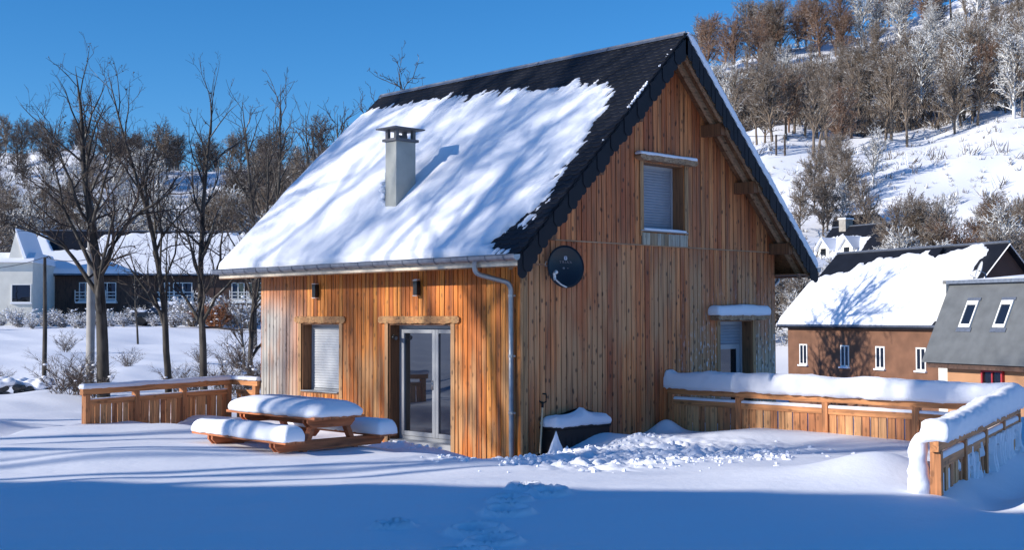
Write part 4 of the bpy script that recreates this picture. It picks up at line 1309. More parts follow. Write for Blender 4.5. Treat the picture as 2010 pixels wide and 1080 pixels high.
for (u, D, h, sd, lab) in ((547, 60, 13.0, 41, 'tall thin bare tree behind the left eave of the roof'), (500, 62, 12.4, 42, 'tall thin bare tree just left of the roof, further back than the row'),
                      (620, 75, 13.6, 43, 'bushy bare tree showing over the roof slope beside the snow')):
    x, y = P(u, D)
    near_tree('bare_tree', lab, x, y, sd, h, 0.14, sd, 'tall bare trees behind the roof', nlimb=20, first=0.15, spread=28, up=0.6, limb=0.34, dens=0.45, tw=0.014, shape=lambda t: (1.15 - t) ** 0.5)
for (u, D, h, sd) in ((650, 95, 15.5, 51), (680, 98, 16.5, 52), (708, 96, 17.0, 53), (735, 99, 17.0, 54)):
    x, y = P(u, D)
    near_tree('bare_tree', {650: 'leftmost dense bare tree rising from behind the roof rake', 680: 'dense dark bare tree rising over the roof rake, left of the tallest',
              708: 'tallest dense bare tree rising over the roof rake', 735: 'dense bare tree closest to the left end of the roof ridge'}[u], x, y, sd, h, 0.2, sd,
              'dense bare trees above the roof rake', z=gz(x, y), nlimb=24, first=0.12, spread=36, up=0.45, limb=0.34, dens=0.42, tw=0.022, shape=lambda t: (1.15 - t) ** 0.45)
x, y = P(815, 120)
near_tree('bare_tree', 'treetop twigs just showing above the middle of the roof ridge', x, y, 57, 22.0, 0.25, 0, None, nlimb=20, first=0.3, spread=34, up=0.5, limb=0.3, dens=0.35, tw=0.03, shape=lambda t: (1.15 - t) ** 0.4)
# slim sapling and birch in the field
x, y = P(272, 66)
near_tree('young_tree', 'young pale stemmed tree with stakes in the field before the brown building', x, y, 61, 4.6, 0.06, 0, None, nlimb=14, first=0.3, spread=45, up=0.3, limb=0.35, dens=0.5, tw=0.01)

# trees that stand left of the photograph and dapple the roof and walls with shade
for i, (dist, off, h, sd) in enumerate(((28, -3.4, 12.5, 71), (35, 1.6, 20.5, 78), (29, 6.2, 20, 85), (31, 9.8, 20, 86), (33, 0.2, 20, 88), (30, 8.0, 19, 89), (25, -1.2, 10.5, 79), (46, -1.5, 20, 80), (48, 6.0, 22, 81), (30, -2.7, 17, 90), (36, -4.4, 19, 91), (24, -2.1, 14.5, 92), (41, -3.3, 20, 93), (27, -5.4, 16, 94), (26, 6.6, 17.5, 82), (33, -1.5, 16.5, 72), (36, 5.0, 21.5, 73), (30, 10.5, 14, 74), (40, 1.8, 23, 75), (40, 8.5, 19, 76), (38, -5.0, 16, 77))):
    bx_, by_ = 1.0 + SX * dist + 0.3778 * off, 1.0 + SY * dist + 0.9259 * off
    onwall = -0.8 < off < 7.2
    wd, tg = grow(sd, h, 0.16, 3, nlimb=20, first=min(0.8, (dist * 0.374 + 2.6) / h) if onwall else min(0.75, (dist * 0.374 + 0.6 * (sd % 3)) / h), spread=40, up=0.35, limb=0.19 if onwall else 0.34, dens=0.42, tw=0.025, shape=(lambda t: 0.8) if onwall else (lambda t: (1.15 - t) ** 0.5))
    t = thing('bare_tree', 'tall bare tree outside the picture to the left, towards the sun', 'tree', 'bare trees towards the sun', (bx_, by_, 0.2), sd)
    put('trunk', mesh_of(wd, 'trunk', BARK_NEAR), t); put('crown', mesh_of(tg, 'crown', TWIG_NEAR), t)

# ------------------------------------------------------------------ generic houses
def facade_box(mb, w0, w1, d0, d1, z0, z1): return mb.box(w0, w1, d0, d1, z0, z1)
BROWN_R = plain('brown_render', (0.17, 0.082, 0.048), 0.9, 0, 0.3, 1.4, 0.3)
BROWN_D = wood_mat('dark_brown_cladding', [(0.06, 0.03, 0.02), (0.08, 0.042, 0.03), (0.1, 0.055, 0.036)], knots=0, grain=5)
GABLE_D = plain('dark_brown_gable', (0.09, 0.045, 0.035), 0.85, 0, 0.15, 1.2)
SLATE_G = plain('grey_slate', (0.115, 0.124, 0.132), 0.55, 0, 0.22, 2.2, 0.2)
ORANGE_R = plain('ochre_render', (0.44, 0.235, 0.125), 0.9, 0, 0.1, 1.5)
CREAM = plain('cream_render', (0.68, 0.66, 0.6), 0.9, 0, 0.08, 1.5)
STONE = plain('grey_stone', (0.3, 0.28, 0.25), 0.9, 0, 0.35, 3.0, 0.3)
RED = plain('red_paint', (0.35, 0.02, 0.03), 0.5)

def pitched_house(t, Ln, Wd, zb, ze, zr, over, wall_m, gable_m, snow_edge, seed, slate=SLATE, snow_t=0.18):
    """local frame: ridge along x from 0..Ln, eave at y=0 facing -y, depth Wd towards +y"""
    s = (zr - ze) / (Wd / 2 + over)
    MB().box(0, Ln, 0, Wd, zb, ze + over * s * 0.85).build('wall', wall_m, t)
    m = MB()
    for x0_, x1_ in ((-0.02, 0.0), (Ln, Ln + 0.02)):
        m.prism([(0.0, ze - 0.1), (Wd, ze - 0.1), (Wd, ze + over * s * .9), (Wd / 2, zr - 0.15), (0.0, ze + over * s * .9)], lambda p: (x0_, p[0], p[1]), lambda p: (x1_, p[0], p[1]))
    m.prism([(0.02, ze), (Wd - .02, ze), (Wd / 2, zr - 0.2)], lambda p: (0.0, p[0], p[1]), lambda p: (Ln, p[0], p[1]))
    m.build('gable_wall', gable_m, t)
    m = MB(); c = math.atan(s)
    for sd in (-1, 1):
        def Q(b, x, tt): return (x, Wd / 2 + sd * b, zr - s * b - tt)
        B = Wd / 2 + over
        m.hexa([Q(0, -over, .16), Q(B, -over, .16), Q(B, Ln + over, .16), Q(0, Ln + over, .16), Q(0, -over, 0), Q(B, -over, 0), Q(B, Ln + over, 0), Q(0, Ln + over, 0)])
    rf = m.build('roof', slate, t)
    for sd in (-1, 1):
        st_ = 0.12
        A, Bv = np.meshgrid(np.arange(-over, Ln + over + st_, st_), np.arange(0, Wd / 2 + over + st_ * .5, st_))
        d = snow_edge(A, Bv) + (fbm(A * 1.6 + 3, Bv * 1.2, 4, seed) - 0.5) * 0.9
        T = np.where(d < 0, -0.06, 0.03 + snow_t * (1 - np.exp(-np.maximum(d, 0) / 0.15)))
        Bc = np.minimum(Bv, Wd / 2 + over)
        ed = np.clip((Wd / 2 + over - Bc) / 0.12, 0.15, 1)
        P_ = np.stack([A, Wd / 2 + sd * (Bc + np.sin(c) * T * 0.5), zr - s * Bc + T * ed], -1)
        grid_mesh('roof_snow', P_, SNOW_ROOF, rf)
    MB().tube([(-over, Wd / 2, zr + 0.03), (Ln + over, Wd / 2, zr + 0.03)], 0.07, 6).build('ridge_cap', ZINC, rf)
    MB().tube([(-over, -over - .06, ze - 0.02), (Ln + over, -over - .06, ze - 0.02)], 0.07, 6).build('gutter', ZINC, rf)
    return rf
def win_part(t, x0, x1, z0, z1, y=0.0, fm=PAINT_W, bars=1, name='window', proud=0.04, snow=True):
    m = MB(); f = 0.07
    m.box(x0, x0 + f, y - proud, y + .02, z0, z1).box(x1 - f, x1, y - proud, y + .02, z0, z1).box(x0 + f, x1 - f, y - proud, y + .02, z0, z0 + f).box(x0 + f, x1 - f, y - proud, y + .02, z1 - f, z1)
    for i in range(bars):
        c = x0 + (x1 - x0) * (i + 1) / (bars + 1); m.box(c - .035, c + .035, y - proud, y + .02, z0 + f, z1 - f)
    w_ = m.build(name, fm, t)
    MB().box(x0 + f, x1 - f, y - proud * .4, y - 0.003, z0 + f, z1 - f).build('pane', GLASS_D, w_)
    if snow: MB().box(x0 - .05, x1 + .05, y - proud - .1, y + .01, z0 - 0.08, z0 - 0.001).build('sill_snow', SNOW, w_)
    return w_

# A: long brown building at the right
xa, ya_ = place(1546, 67.8); xb, yb_ = place(1855, 57.5)
ang = math.atan2(yb_ - ya_, xb - xa)
LA = math.hypot(xb - xa, yb_ - ya_)
A_ = thing('brown_building', 'long two storey brown rendered building with snowy roof and four small white windows', 'building', None, (xa, ya_, 0), ang)
pitched_house(A_, LA, 7.6, -4.5, 1.75, 5.72, 0.35, BROWN_R, GABLE_D,
              lambda a, b: np.minimum(np.minimum(b - np.interp(a, [-1, 1.0, 3.5, 6, 9, 12.5], [1.7, 1.4, 0.6, 0.35, 0.25, 0.2]), 1e3), LA + 0.3 - 0.75 - a * 1.0 + 0.0) * 0.9 - 0.0, 31, snow_t=0.2)
for f in (0.115, 0.40, 0.625, 0.865):
    s = f * LA; win_part(A_, s - 0.32, s + 0.32, -0.38, 0.72)
win_part(A_, 0, 0.01, 0, 0.01).parent = None
for o in list(bpy.data.objects):
    if o.parent is None and o.name.startswith('window') : 
        for c in list(o.children): bpy.data.objects.remove(c)
        bpy.data.objects.remove(o)
# window on its right-hand gable
g = MB().box(LA + 0.02, LA + 0.07, 2.6, 3.5, 2.35, 3.8).build('gable_window', PAINT_W, A_)
MB().tube([(LA - 0.1, -0.08, 1.7), (LA - 0.1, -0.08, -4.0)], 0.06, 8).build('downpipe', ZINC, A_)
m = MB().box(7.0 / 10 * LA, 7.0 / 10 * LA + 0.9, 0, 0.01, 0, 0.01)
# roof light half buried in snow
s_ = (5.72 - 1.75) / (3.8 + 0.35)
def RP(x, b, t): return (x, 3.8 - b, 5.72 - s_ * b + t)
MB().hexa([RP(7.2, 0.9, .05), RP(8.0, 0.9, .05), RP(8.0, 0.35, .05), RP(7.2, 0.35, .05), RP(7.2, 0.9, .28), RP(8.0, 0.9, .28), RP(8.0, 0.35, .28), RP(7.2, 0.35, .28)]).build('roof_light', SLATE, A_)
m = MB()
for i in range(7): m.beam(RP(6.3 + i * 0.02, 3.0 + i * 0.1, .2), RP(6.7 + i * 0.02, 3.0 + i * 0.1, .24), 0.05, 0.04)
m.build('snow_guard', BLACKM, A_)

# B: grey slate mansard building at the right edge
xc, yc_ = place(1836, 46.5)
ex, ey = math.cos(ang), math.sin(ang)
B_ = thing('mansard_building', 'ochre building with a steep grey slate roof and two roof windows at the right edge', 'building', None, (xc, yc_, 0), ang)
LB, zt_, zb_, inset = 9.0, 3.45, 0.62, 1.25
m = MB().box(0.3, LB, 0.25, 8.0, -4.5, 0.52); m.build('wall', ORANGE_R, B_)
MB().box(-1.2, 0.298, 1.3, 8.0, -4.5, 2.9).build('side_wall', CREAM, B_)
m = MB()
m.hexa([(-0.4, -0.35, zb_ - 0.12), (LB, -0.35, zb_ - 0.12), (LB, 8.2, zb_ - 0.12), (-0.4, 8.2, zb_ - 0.12), (-0.4, inset - 0.1, zt_), (LB, inset - 0.1, zt_), (LB, 8.2, zt_), (-0.4, 8.2, zt_)])
rf = m.build('roof', SLATE_G, B_)
MB().box(-0.25, LB, -0.2, 0.249, 0.30, 0.495).box(-0.25, LB, -0.22, -0.2, .4, .5).build('eave_board', BROWN_D, B_)
MB().box(-0.6, LB + 0.1, inset - 0.28, inset - 0.05, zt_ + 0.002, zt_ + 0.14).build('cornice', ZINC, rf)
MB().box(-0.62, -0.42, inset - 0.28, 8.2, 2.3, zt_ + 0.14).build('parapet', CREAM, rf)
snow_cap('roof_snow', (-0.3, 4.6), (LB, 4.6), 6.4, zt_ + 0.01, 0.28, rf, over=0, seed=3, step=0.3, rough=0.05)
def SP(x, f, t):    # point on the steep slope
    return (x, -0.35 + (inset + 0.25) * f - t * 0.9, zb_ - 0.12 + (zt_ - zb_ + 0.12) * f + t * 0.42)
for k, s in enumerate((1.12, 2.72)):
    m = MB(); w_ = 0.27
    def bar(a, b, f0, f1): m.hexa([SP(a, f0, -.02), SP(b, f0, -.02), SP(b, f1, -.02), SP(a, f1, -.02), SP(a, f0, .07), SP(b, f0, .07), SP(b, f1, .07), SP(a, f1, .07)])
    bar(s - w_, s - w_ + .06, .44, .77); bar(s + w_ - .06, s + w_, .44, .77); bar(s - w_ + .06, s + w_ - .06, .44, .48); bar(s - w_ + .06, s + w_ - .06, .72, .77)
    rw = m.build('roof_window', PAINT_W, rf)
    m = MB(); bar(s - w_ + .06, s + w_ - .06, .48, .72)
    g = m.build('pane', GLASS_D, rw); g.scale = (1, 1, 1); g.location = (0, 0.035, -0.02)
    m = MB(); bar(s - w_ - .08, s + w_ + .08, .385, .437); g = m.build('flashing', ZINC, rw); g.location = (0, 0.03, -.01)
    m = MB(); bar(s - w_ - .05, s + w_ + .05, .773, .81); g = m.build('flashing', ZINC, rw); g.location = (0, 0.03, -.01)
MB().box(2.02, 2.09, 0.12, 0.249, -1.6, 0.29).box(2.92, 2.99, 0.12, 0.249, -1.6, 0.29).box(2.09, 2.92, 0.12, 0.249, .22, .29).box(2.47, 2.53, 0.15, 0.249, -1.6, .22).box(2.09, 2.92, 0.15, 0.249, -0.42, -0.36).build('red_window', RED, B_)
MB().box(2.09, 2.92, 0.2, 0.24, -1.6, 0.22).build('pane', GLASS_D, B_)
# glazed pyramid and dish on its flat roof
pyr = thing('roof_lantern', 'white pyramid roof lantern on the flat top of the slate building', 'roof light', None, (xc + ex * 5.2 - ey * 2.9, yc_ + ey * 5.2 + ex * 2.9, 3.6), ang)
m = MB().add([(-1.1, -1.1, 0.1), (1.1, -1.1, 0.1), (1.1, 1.1, 0.1), (-1.1, 1.1, 0.1), (0, 0, 0.62)], [(0, 1, 4), (1, 2, 4), (2, 3, 4), (3, 0, 4)]).build('snowy_panes', SNOW, pyr)
m = MB().tube([(-1.1, -1.1, 0.1), (0, 0, .63), (1.1, 1.1, .1)], 0.03, 5).tube([(-1.1, 1.1, 0.1), (0, 0, .63), (1.1, -1.1, .1)], 0.03, 5).box(-1.15, 1.15, -1.15, 1.15, -.15, 0.1).build('glazing_frame', PAINT_W, pyr)
# white satellite dish on the brown building gable side
d2 = thing('satellite_dish', 'white satellite dish on a mast beside the right end of the brown building roof', 'satellite dish', None, (*place(1922, 47.0), 3.95), ang)
m = MB().lathe([(0.0, -.08), (0.2, -.06), (0.38, 0.0), (0.385, 0.01), (0.2, -.045), (0, -.07)], 20); o = m.build('reflector', PAINT_W, d2, True); o.rotation_euler = (R(70), 0, R(-35))
MB().tube([(0, 0, 0), (0.05, 0.3, -0.1), (0.05, 0.3, -0.7)], 0.03, 6).tube([(0, -0.02, -.35), (-0.1, -.35, -.15)], 0.015, 5).build('mast', ZINC, d2, True)

# C: stone house up the slope
xs_, ys_ = place(1590, 124); xe_, ye_ = place(1690, 116)
angC = ang + R(4)
C_ = thing('stone_house', 'grey stone house with two dormers and a chimney beyond the brown building', 'house', None, (*place(1590, 122), 0), angC)
zc0 = gz(*place(1640, 120))
hz = lambda v, D: 2.29 + (620 - v) / FPX * D
pitched_house(C_, 7.6, 7.0, zc0 - 3, hz(520, 118), hz(437, 116), 0.4, STONE, STONE, lambda a, b: np.minimum(b - 0.9 - 0.12 * np.abs(a - 3), 6.0 - a) , 8, snow_t=0.15)
zeC, zrC = hz(520, 118), hz(437, 116)
for k, s in enumerate((1.6, 4.7)):
    m = MB(); yb0, yb1 = 0.3, 2.6; zf = zeC + 0.3; zp = zf + 2.2
    m.prism([(s - .75, zf), (s + .75, zf), (s + .75, zf + 1.35), (s, zp), (s - .75, zf + 1.35)], lambda p: (p[0], yb0, p[1]), lambda p: (p[0], yb1, p[1]))
    dm = m.build('dormer', CREAM, C_)
    m = MB()
    for sd in (-1, 1):
        m.hexa([(s, yb0 - .3, zp + .0), (s + sd * 1.05, yb0 - .3, zf + 1.05), (s + sd * 1.05, yb1, zf + 1.05), (s, yb1, zp + .0),
                (s, yb0 - .3, zp + .2), (s + sd * 1.1, yb0 - .3, zf + 1.2), (s + sd * 1.1, yb1, zf + 1.2), (s, yb1, zp + .2)])
    m.build('dormer_roof', SNOW, dm)
    MB().box(s - .35, s + .35, yb0 - .03, yb0 - .002, zf + .3, zf + 1.3).build('pane', GLASS_D, dm)
c_ = MB().box(1.0, 1.9, 3.0, 4.0, zeC + 1, zrC + 0.7).build('chimney', STONE, C_)
MB().box(.92, 1.98, 2.92, 4.08, zrC + .7, zrC + .85).build('chimney_snow', SNOW, c_)
MB().box(7.62, 7.66, 2.9, 4.1, zeC - .2, zeC + 1.6).build('gable_window', GLASS_D, C_)
C2 = thing('slate_roofed_house', 'dark slate roofed house just behind the stone house', 'house', None, (*place(1560, 142), 0), angC)
pitched_house(C2, 9.0, 7.0, zc0 - 1, hz(470, 140), hz(421, 136), 0.4, STONE, STONE, lambda a, b: np.minimum(b - 3.2, 99), 9, snow_t=0.12)

# D: long brown clad building at the left
D0 = 96.0
xl, yl = place(66, D0); xr, yr = place(560, D0 + 3)
angD = math.atan2(yr - yl, xr - xl); LD = math.hypot(xr - xl, yr - yl)
D_ = thing('clad_building', 'long dark brown clad building with deep snow on its roof beyond the field', 'building', None, (xl, yl, 0), angD)
zbD = gz(*place(300, D0)); zeD = hz(536, D0); zrD = hz(449, D0 + 4)
pitched_house(D_, LD, 10.0, zbD - 1.5, zeD, zrD, 0.5, BROWN_D, BROWN_D,
              lambda a, b: b - np.interp(a, [-1, 0.2, 1.0, 3.5, 4.5, 8, 20], [0.5, 0.8, 2.9, 2.6, 0.8, 0.4, 0.3]), 14, snow_t=0.3)
def ux(u): return (u - 66) / (560 - 66) * LD
for (u0, u1) in ((153, 178), (190, 225), (308, 330), (336, 374), (452, 478), (486, 514)):
    w_ = win_part(D_, ux(u0), ux(u1), hz(588, D0), hz(552, D0), bars=1, proud=0.06)
for (u0, u1) in ((150, 228), (305, 378), (450, 518)):
    m = MB(); zz = hz(588, D0)
    m.box(ux(u0), ux(u1), -1.0, -0.01, zz - 0.22, zz - 0.09)
    for k in range(3): m.box(ux(u0), ux(u1), -1.0, -0.95, zz + 0.1 + k * 0.25, zz + 0.16 + k * 0.25)
    for k in range(5): xx = ux(u0) + (ux(u1) - ux(u0)) * k / 4; m.box(xx - .03, xx + .03, -1.0, -0.95, zz - .09, zz + .8)
    m.build('balcony', PAINT_W, D_)
for (u0, u1) in ((190, 222), (240, 268)):
    m = MB().box(ux(u0), ux(u1), -0.03, 0.0 - .002, zbD - .5, hz(612, D0)); m.build('garage_door' if u0 < 200 else 'dark_door', CREAM if u0 < 200 else BLACK, D_)
MB().box(-0.4, 0.4, -0.9, 1.0, zeD - 0.1, zeD + 0.5).build('eave_return', SNOW, D_)
# E: pale building at the far left
E_ = thing('pale_building', 'pale rendered building with a small pointed gable at the far left', 'building', None, (*place(-60, 88), 0), angD)
sE = 88 / FPX
zbE = gz(*place(30, 88))
MB().box(0, 118 * sE, 0, 8, zbE - 1, hz(512, 88)).build('wall', CREAM, E_)
m = MB().hexa([(-.3, -.4, hz(512, 88)), (121 * sE, -.4, hz(512, 88)), (121 * sE, 8, hz(512, 88)), (-.3, 8, hz(512, 88)), (-.3, 2.0, hz(490, 88)), (112 * sE, 2.0, hz(490, 88)), (112 * sE, 8, hz(490, 88)), (-.3, 8, hz(490, 88))])
m.build('snowy_roof', SNOW, E_)
win_part(E_, (18 + 60) * sE, (56 + 60) * sE, hz(592, 88), hz(555, 88), bars=0, fm=PAINT_W)
m = MB().prism([((9 + 60) * sE, hz(503, 88)), ((37 + 60) * sE, hz(503, 88)), ((22 + 60) * sE, hz(449, 88))], lambda p: (p[0], 0.6, p[1]), lambda p: (p[0], 0.9, p[1]))
g_ = m.build('pointed_gable', CREAM, E_)
m = MB()
m.hexa([(97 * sE, .5, hz(503, 88)), (81 * sE, .5, hz(447, 88)), (81 * sE, 7, hz(447, 88)), (97 * sE, 7, hz(503, 88)), (103 * sE, .5, hz(503, 88)), (82 * sE, .5, hz(443, 88)), (82 * sE, 7, hz(443, 88)), (103 * sE, 7, hz(503, 88))])
m.build('gable_roof', SNOW, E_)

# neighbour house left of the photograph whose shadow lies over the foreground
Bp = np.array([-26.0 + 0.59 * 8, 4.9 - 0.81 * 8]); Ap = np.array([-33.0, 14.3])
angN = math.atan2(*(Ap - Bp)[::-1])
NH = 8.5
N_ = thing('neighbour_house', 'rendered house with a snowy pitched roof standing left of the picture', 'house', None, (*(Bp + np.array([math.sin(angN), -math.cos(angN)]) * 4.6), 0), angN)
pitched_house(N_, 34.0, 9.2, -0.8, 4.6, NH, 0.3, CREAM, CREAM, lambda a, b: b - 0.2, 5, snow_t=0.15)
for k in range(4): win_part(N_, 2.5 + k * 4.6, 3.7 + k * 4.6, 1.0, 2.4)

# ------------------------------------------------------------------ hillside woods
SPC = {}
def species(key, n, mat, **kw):
    SPC[key] = []
    for i in range(n):
        a = dict(kw); lv = a.pop('levels', 3)
        wd, tg = grow(100 + i + len(SPC) * 50, 10.0, a.pop('r0', 0.20), lv, sides=(5, 4, 3, 3, 3), seglen=(1.2, 0.9, 0.7, 0.5, 0.4), **a)
        wd.add(tg.v, tg.f)
        SPC[key].append(mesh_of(wd, 'bare_tree', mat))
rshape = lambda t: math.sqrt(max(0.02, 1 - ((t - 0.45) / 0.6) ** 2))
tshape = lambda t: (1.12 - t) ** 0.5
species('brown', 4, BARK_BRN, nlimb=34, first=0.16, spread=50, up=0.42, limb=0.44, dens=0.95, tw=0.036, shape=rshape)
species('red', 3, BARK_RED, nlimb=34, first=0.18, spread=50, up=0.42, limb=0.43, dens=0.95, tw=0.036, shape=rshape)
species('frost', 4, BARK_FR, nlimb=30, first=0.12, spread=50, up=0.32, limb=0.42, dens=0.8, tw=0.06, shape=rshape)
species('dark', 4, BARK_DK, nlimb=34, first=0.12, spread=50, up=0.36, limb=0.43, dens=0.9, tw=0.038, shape=rshape)
species('oak', 1, BARK_BRN, nlimb=26, first=0.10, spread=62, up=0.3, limb=0.55, dens=0.62, tw=0.05, r0=0.35, shape=rshape)
species('slim', 4, BARK_BRN, nlimb=24, first=0.32, spread=34, up=0.55, limb=0.30, dens=0.75, tw=0.034, shape=rshape)
LAB = {'slim': ('bare_tree', 'tree'), 'brown': ('bare_tree', 'tree'), 'red': ('bare_tree', 'tree'), 'frost': ('frosted_tree', 'tree'), 'dark': ('bare_tree', 'tree')}
rt = random.Random(99)
def wood(n, urange, drange, hrange, keys, label, group, base=None):
    k = 0; tries = 0
    while k < n and tries < n * 30:
        tries += 1
        u = rt.uniform(*urange); D = rt.uniform(*drange)
        x, y = place(u, D); z = gz(x, y)
        if base and not base(u, 620 - (z - 2.29) * FPX / D): continue
        key = rt.choice(keys(u) if callable(keys) else keys)
        me = rt.choice(SPC[key]); h = rt.uniform(*hrange)
        nm = LAB[key][0]
        o = put(nm, me, None, (x, y, z - 0.1), rt.uniform(0, 6.28), h / 10)
        f = 'frosted' if key == 'frost' else {'brown': 'brown', 'slim': 'slender', 'red': 'russet', 'dark': 'dark'}[key]
        tag(o, label % f, 'tree', (group % f))
        k += 1
line = lambda u: 350 + (u - 1540) / (2010 - 1540) * (238 - 350)
fr_mix = lambda u: (['frost'] * int(max(0, (u - 1560) / 60)) + ['red', 'red', 'brown'])
wood(40, (1365, 2060), (305, 345), (11, 15), fr_mix, '%s bare tree on the crest of the steep snowy hill at the right', '%s trees on the right hill crest')
wood(16, (1640, 2060), (322, 350), (13, 18), ['frost', 'frost', 'slim'], '%s tall tree against the sky at the top right corner', '%s tall trees in the top right corner')
wood(40, (1395, 2060), (240, 300), (5, 9), ['frost', 'slim', 'slim', 'brown'], '%s small tree scattered high on the open right hillside', '%s small trees on the upper right slope')
wood(110, (1400, 2060), (172, 255), (8.5, 12), lambda u: ['slim'] * 6 + ['brown'] * 2 + ['red'] * 1 + ['frost'] * (1 if u < 1800 else 5), '%s leafless tree in the wood belt above the steep snowy meadow', '%s trees in the belt above the meadow',
     base=lambda u, v: line(u) - 120 < v < line(u) - (0 if u > 1560 else -60))
wood(60, (1530, 2060), (88, 118), (4.2, 6.8), lambda u: ['slim'] * 3 + ['brown'] * 2 + ['red'] + ['frost'] * 2, '%s leafless tree between the meadow and the village roofs at the right', '%s trees below the meadow',
     base=lambda u, v: not (1545 < u < 1740))
wood(12, (1550, 1740), (134, 160), (4.5, 6.5), ['brown', 'brown', 'frost'], '%s tree close behind the stone house', '%s trees behind the stone house')
wood(12, (1490, 1640), (80, 96), (4.0, 5.5), ['frost', 'frost', 'brown'], '%s tree filling the gap between the chalet and the stone house', '%s trees between the chalet and the stone house')
x, y = place(1893, 214)
tag(put('bare_tree', SPC['oak'][0], None, (x, y, gz(x, y)), 1.0, 1.25), 'broad round crowned lone tree at the lower edge of the right hand wood', 'tree')
wood(46, (-40, 640), (215, 262), (6, 9), ['dark', 'dark', 'dark', 'brown'], '%s leafless tree along the top of the left hill', '%s trees on the left hill crest')
wood(46, (-40, 640), (140, 215), (5, 8), lambda u: ['brown', 'dark'] if u < 70 else ['frost'] * 2 + ['dark', 'slim'] + (['dark', 'brown'] if u < 200 or u > 420 else ['frost']), '%s tree on the open slope of the left hill', '%s trees on the left slope')
wood(30, (-40, 600), (112, 138), (5, 8), ['frost', 'brown', 'dark', 'brown'], '%s tree just behind the long clad building at the left', '%s trees behind the clad building')
wood(24, (470, 760), (110, 190), (7, 11), ['dark', 'brown', 'dark'], '%s tree crowding the slope beside the chalet roof rake', '%s trees beside the roof rake')
# undergrowth: low frosted scrub over the hills, one mass
def tuft_mesh(n, pick, size, mat, name, label, seed, twk=9, tww=0.035):
    rd = random.Random(seed); m = MB(); pts = [pick(rd) for _ in range(n)]
    pts = [p for p in pts if p]
    xs = np.array([p[0] for p in pts]); ys = np.array([p[1] for p in pts]); zs = ground_z(xs, ys)
    for x, y, z in zip(xs, ys, zs):
        s = rd.uniform(*size)
        for k in range(twk):
            a = rd.uniform(0, 6.28); e = rd.uniform(0.3, 1.3); l = s * rd.uniform(.5, 1)
            dx, dy, dz = math.cos(a) * math.cos(e) * l, math.sin(a) * math.cos(e) * l, math.sin(e) * l
            w_ = tww * s + 0.01
            bx, by = x + rd.uniform(-.3, .3) * s, y + rd.uniform(-.3, .3) * s
            px, py = -math.sin(a) * w_, math.cos(a) * w_
            m.add([(bx - px, by - py, z - .1), (bx + px, by + py, z - .1), (bx + dx * .6 + px, by + dy * .6 + py, z + dz * .5), (bx + dx, by + dy, z + dz), (bx + dx * .6 - px, by + dy * .6 - py, z + dz * .5 + w_)], [(0, 1, 2, 3), (0, 3, 4), (1, 2, 4, 0)])
    o = m.build(name, mat); tag(o, label, kind='stuff'); return o
def pick_r(rd):
    u = rd.uniform(1360, 2080)
    D = rd.uniform(215, 335) if rd.random() < 0.93 else rd.uniform(85, 200)
    return place(u, D)
def pick_l(rd):
    return place(rd.uniform(-60, 700), rd.uniform(105, 260))
def pick_m(rd):
    return place(rd.uniform(1500, 2080), rd.uniform(105, 200))
def pick_b(rd):
    u = rd.uniform(1360, 2080)
    return place(u, rd.uniform(190 + 25 * max(0, (1700 - u) / 300), 300))
tuft_mesh(3600, pick_r, (0.8, 2.2), BARK_FR, 'hillside_scrub', 'frosted low scrub over the right hillside', 5, 12, 0.022)
tuft_mesh(700, pick_m, (0.3, 0.9), BARK_FR, 'meadow_tufts', 'small tufts poking through the steep snowy meadow', 7, 8, 0.03)
tuft_mesh(4200, pick_b, (1.0, 3.4), BARK_BRN, 'wood_undergrowth', 'brown undergrowth between the trees of the right hand wood', 8, 14, 0.016)
tuft_mesh(2600, pick_l, (0.6, 2.0), BARK_FR, 'hillside_scrub', 'frosted low scrub over the left hillside', 6, 12, 0.022)
tuft_mesh(1500, lambda rd: place(rd.uniform(1735, 2070), rd.uniform(86, 122)), (0.8, 2.2), BARK_BRN, 'thicket_undergrowth', 'brown thicket below the snowy meadow', 10, 14, 0.014)

# ------------------------------------------------------------------ poles, shrubs, wall, car, wires
x, y = place(178, 36); z = gz(x, y)
t = thing('utility_pole', 'weathered pale grey wooden pole beside the thickest tree at the left', 'pole', None, (x, y, z))
zt = hz(448, 36) - z
MB().tube([(0, 0, -0.5), (0.01, 0, zt * .5), (0, 0, zt)], [0.125, 0.12, 0.10], 12).build('shaft', plain('grey_pole_wood', (0.30, 0.29, 0.28), 0.85, 0, 0.3, 2.5, 0.3), t, True)
MB().tube([(0, 0, zt), (0, 0, zt + 0.03)], [0.135, 0.10], 12).build('pole_cap', ZINC, t, True)
x, y = place(88, 40); z = gz(x, y); zt = hz(503, 40) - z
t = thing('slim_post', 'slim dark upright post standing alone at the far left of the field', 'post', None, (x, y, z))
MB().tube([(0, 0, -0.4), (0.02, 0, zt * .4), (-0.01, 0, zt)], [0.085, 0.075, 0.05], 8).build('shaft', BARK_NEAR, t, True)
MB().tube([(-0.01, 0, zt - .02), (0.10, -0.05, zt + 0.04), (0.16, -0.08, zt - .03)], 0.02, 6).build('hook', BLACKM, t, True)
# overhead cables from the post
def cable(a, b, sag, name, label, r=0.012):
    a = Vector(a); b = Vector(b); pts = []
    for i in range(25):
        t_ = i / 24; p = a.lerp(b, t_); p.z -= sag * 4 * t_ * (1 - t_); pts.append(p)
    o = MB().tube(pts, r, 4).build(name, BLACKM, None, True); tag(o, label, 'cable', 'overhead cables')
pa = at(178, 508, 36); pb_ = at(88, 505, 40); pc = at(-120, 515, 46)
cable(pa, pb_, 0.1, 'overhead_cable', 'dark cable between the grey pole and the slim post')
cable(pb_, pc, 0.3, 'overhead_cable', 'dark cable running off the left edge from the slim post')
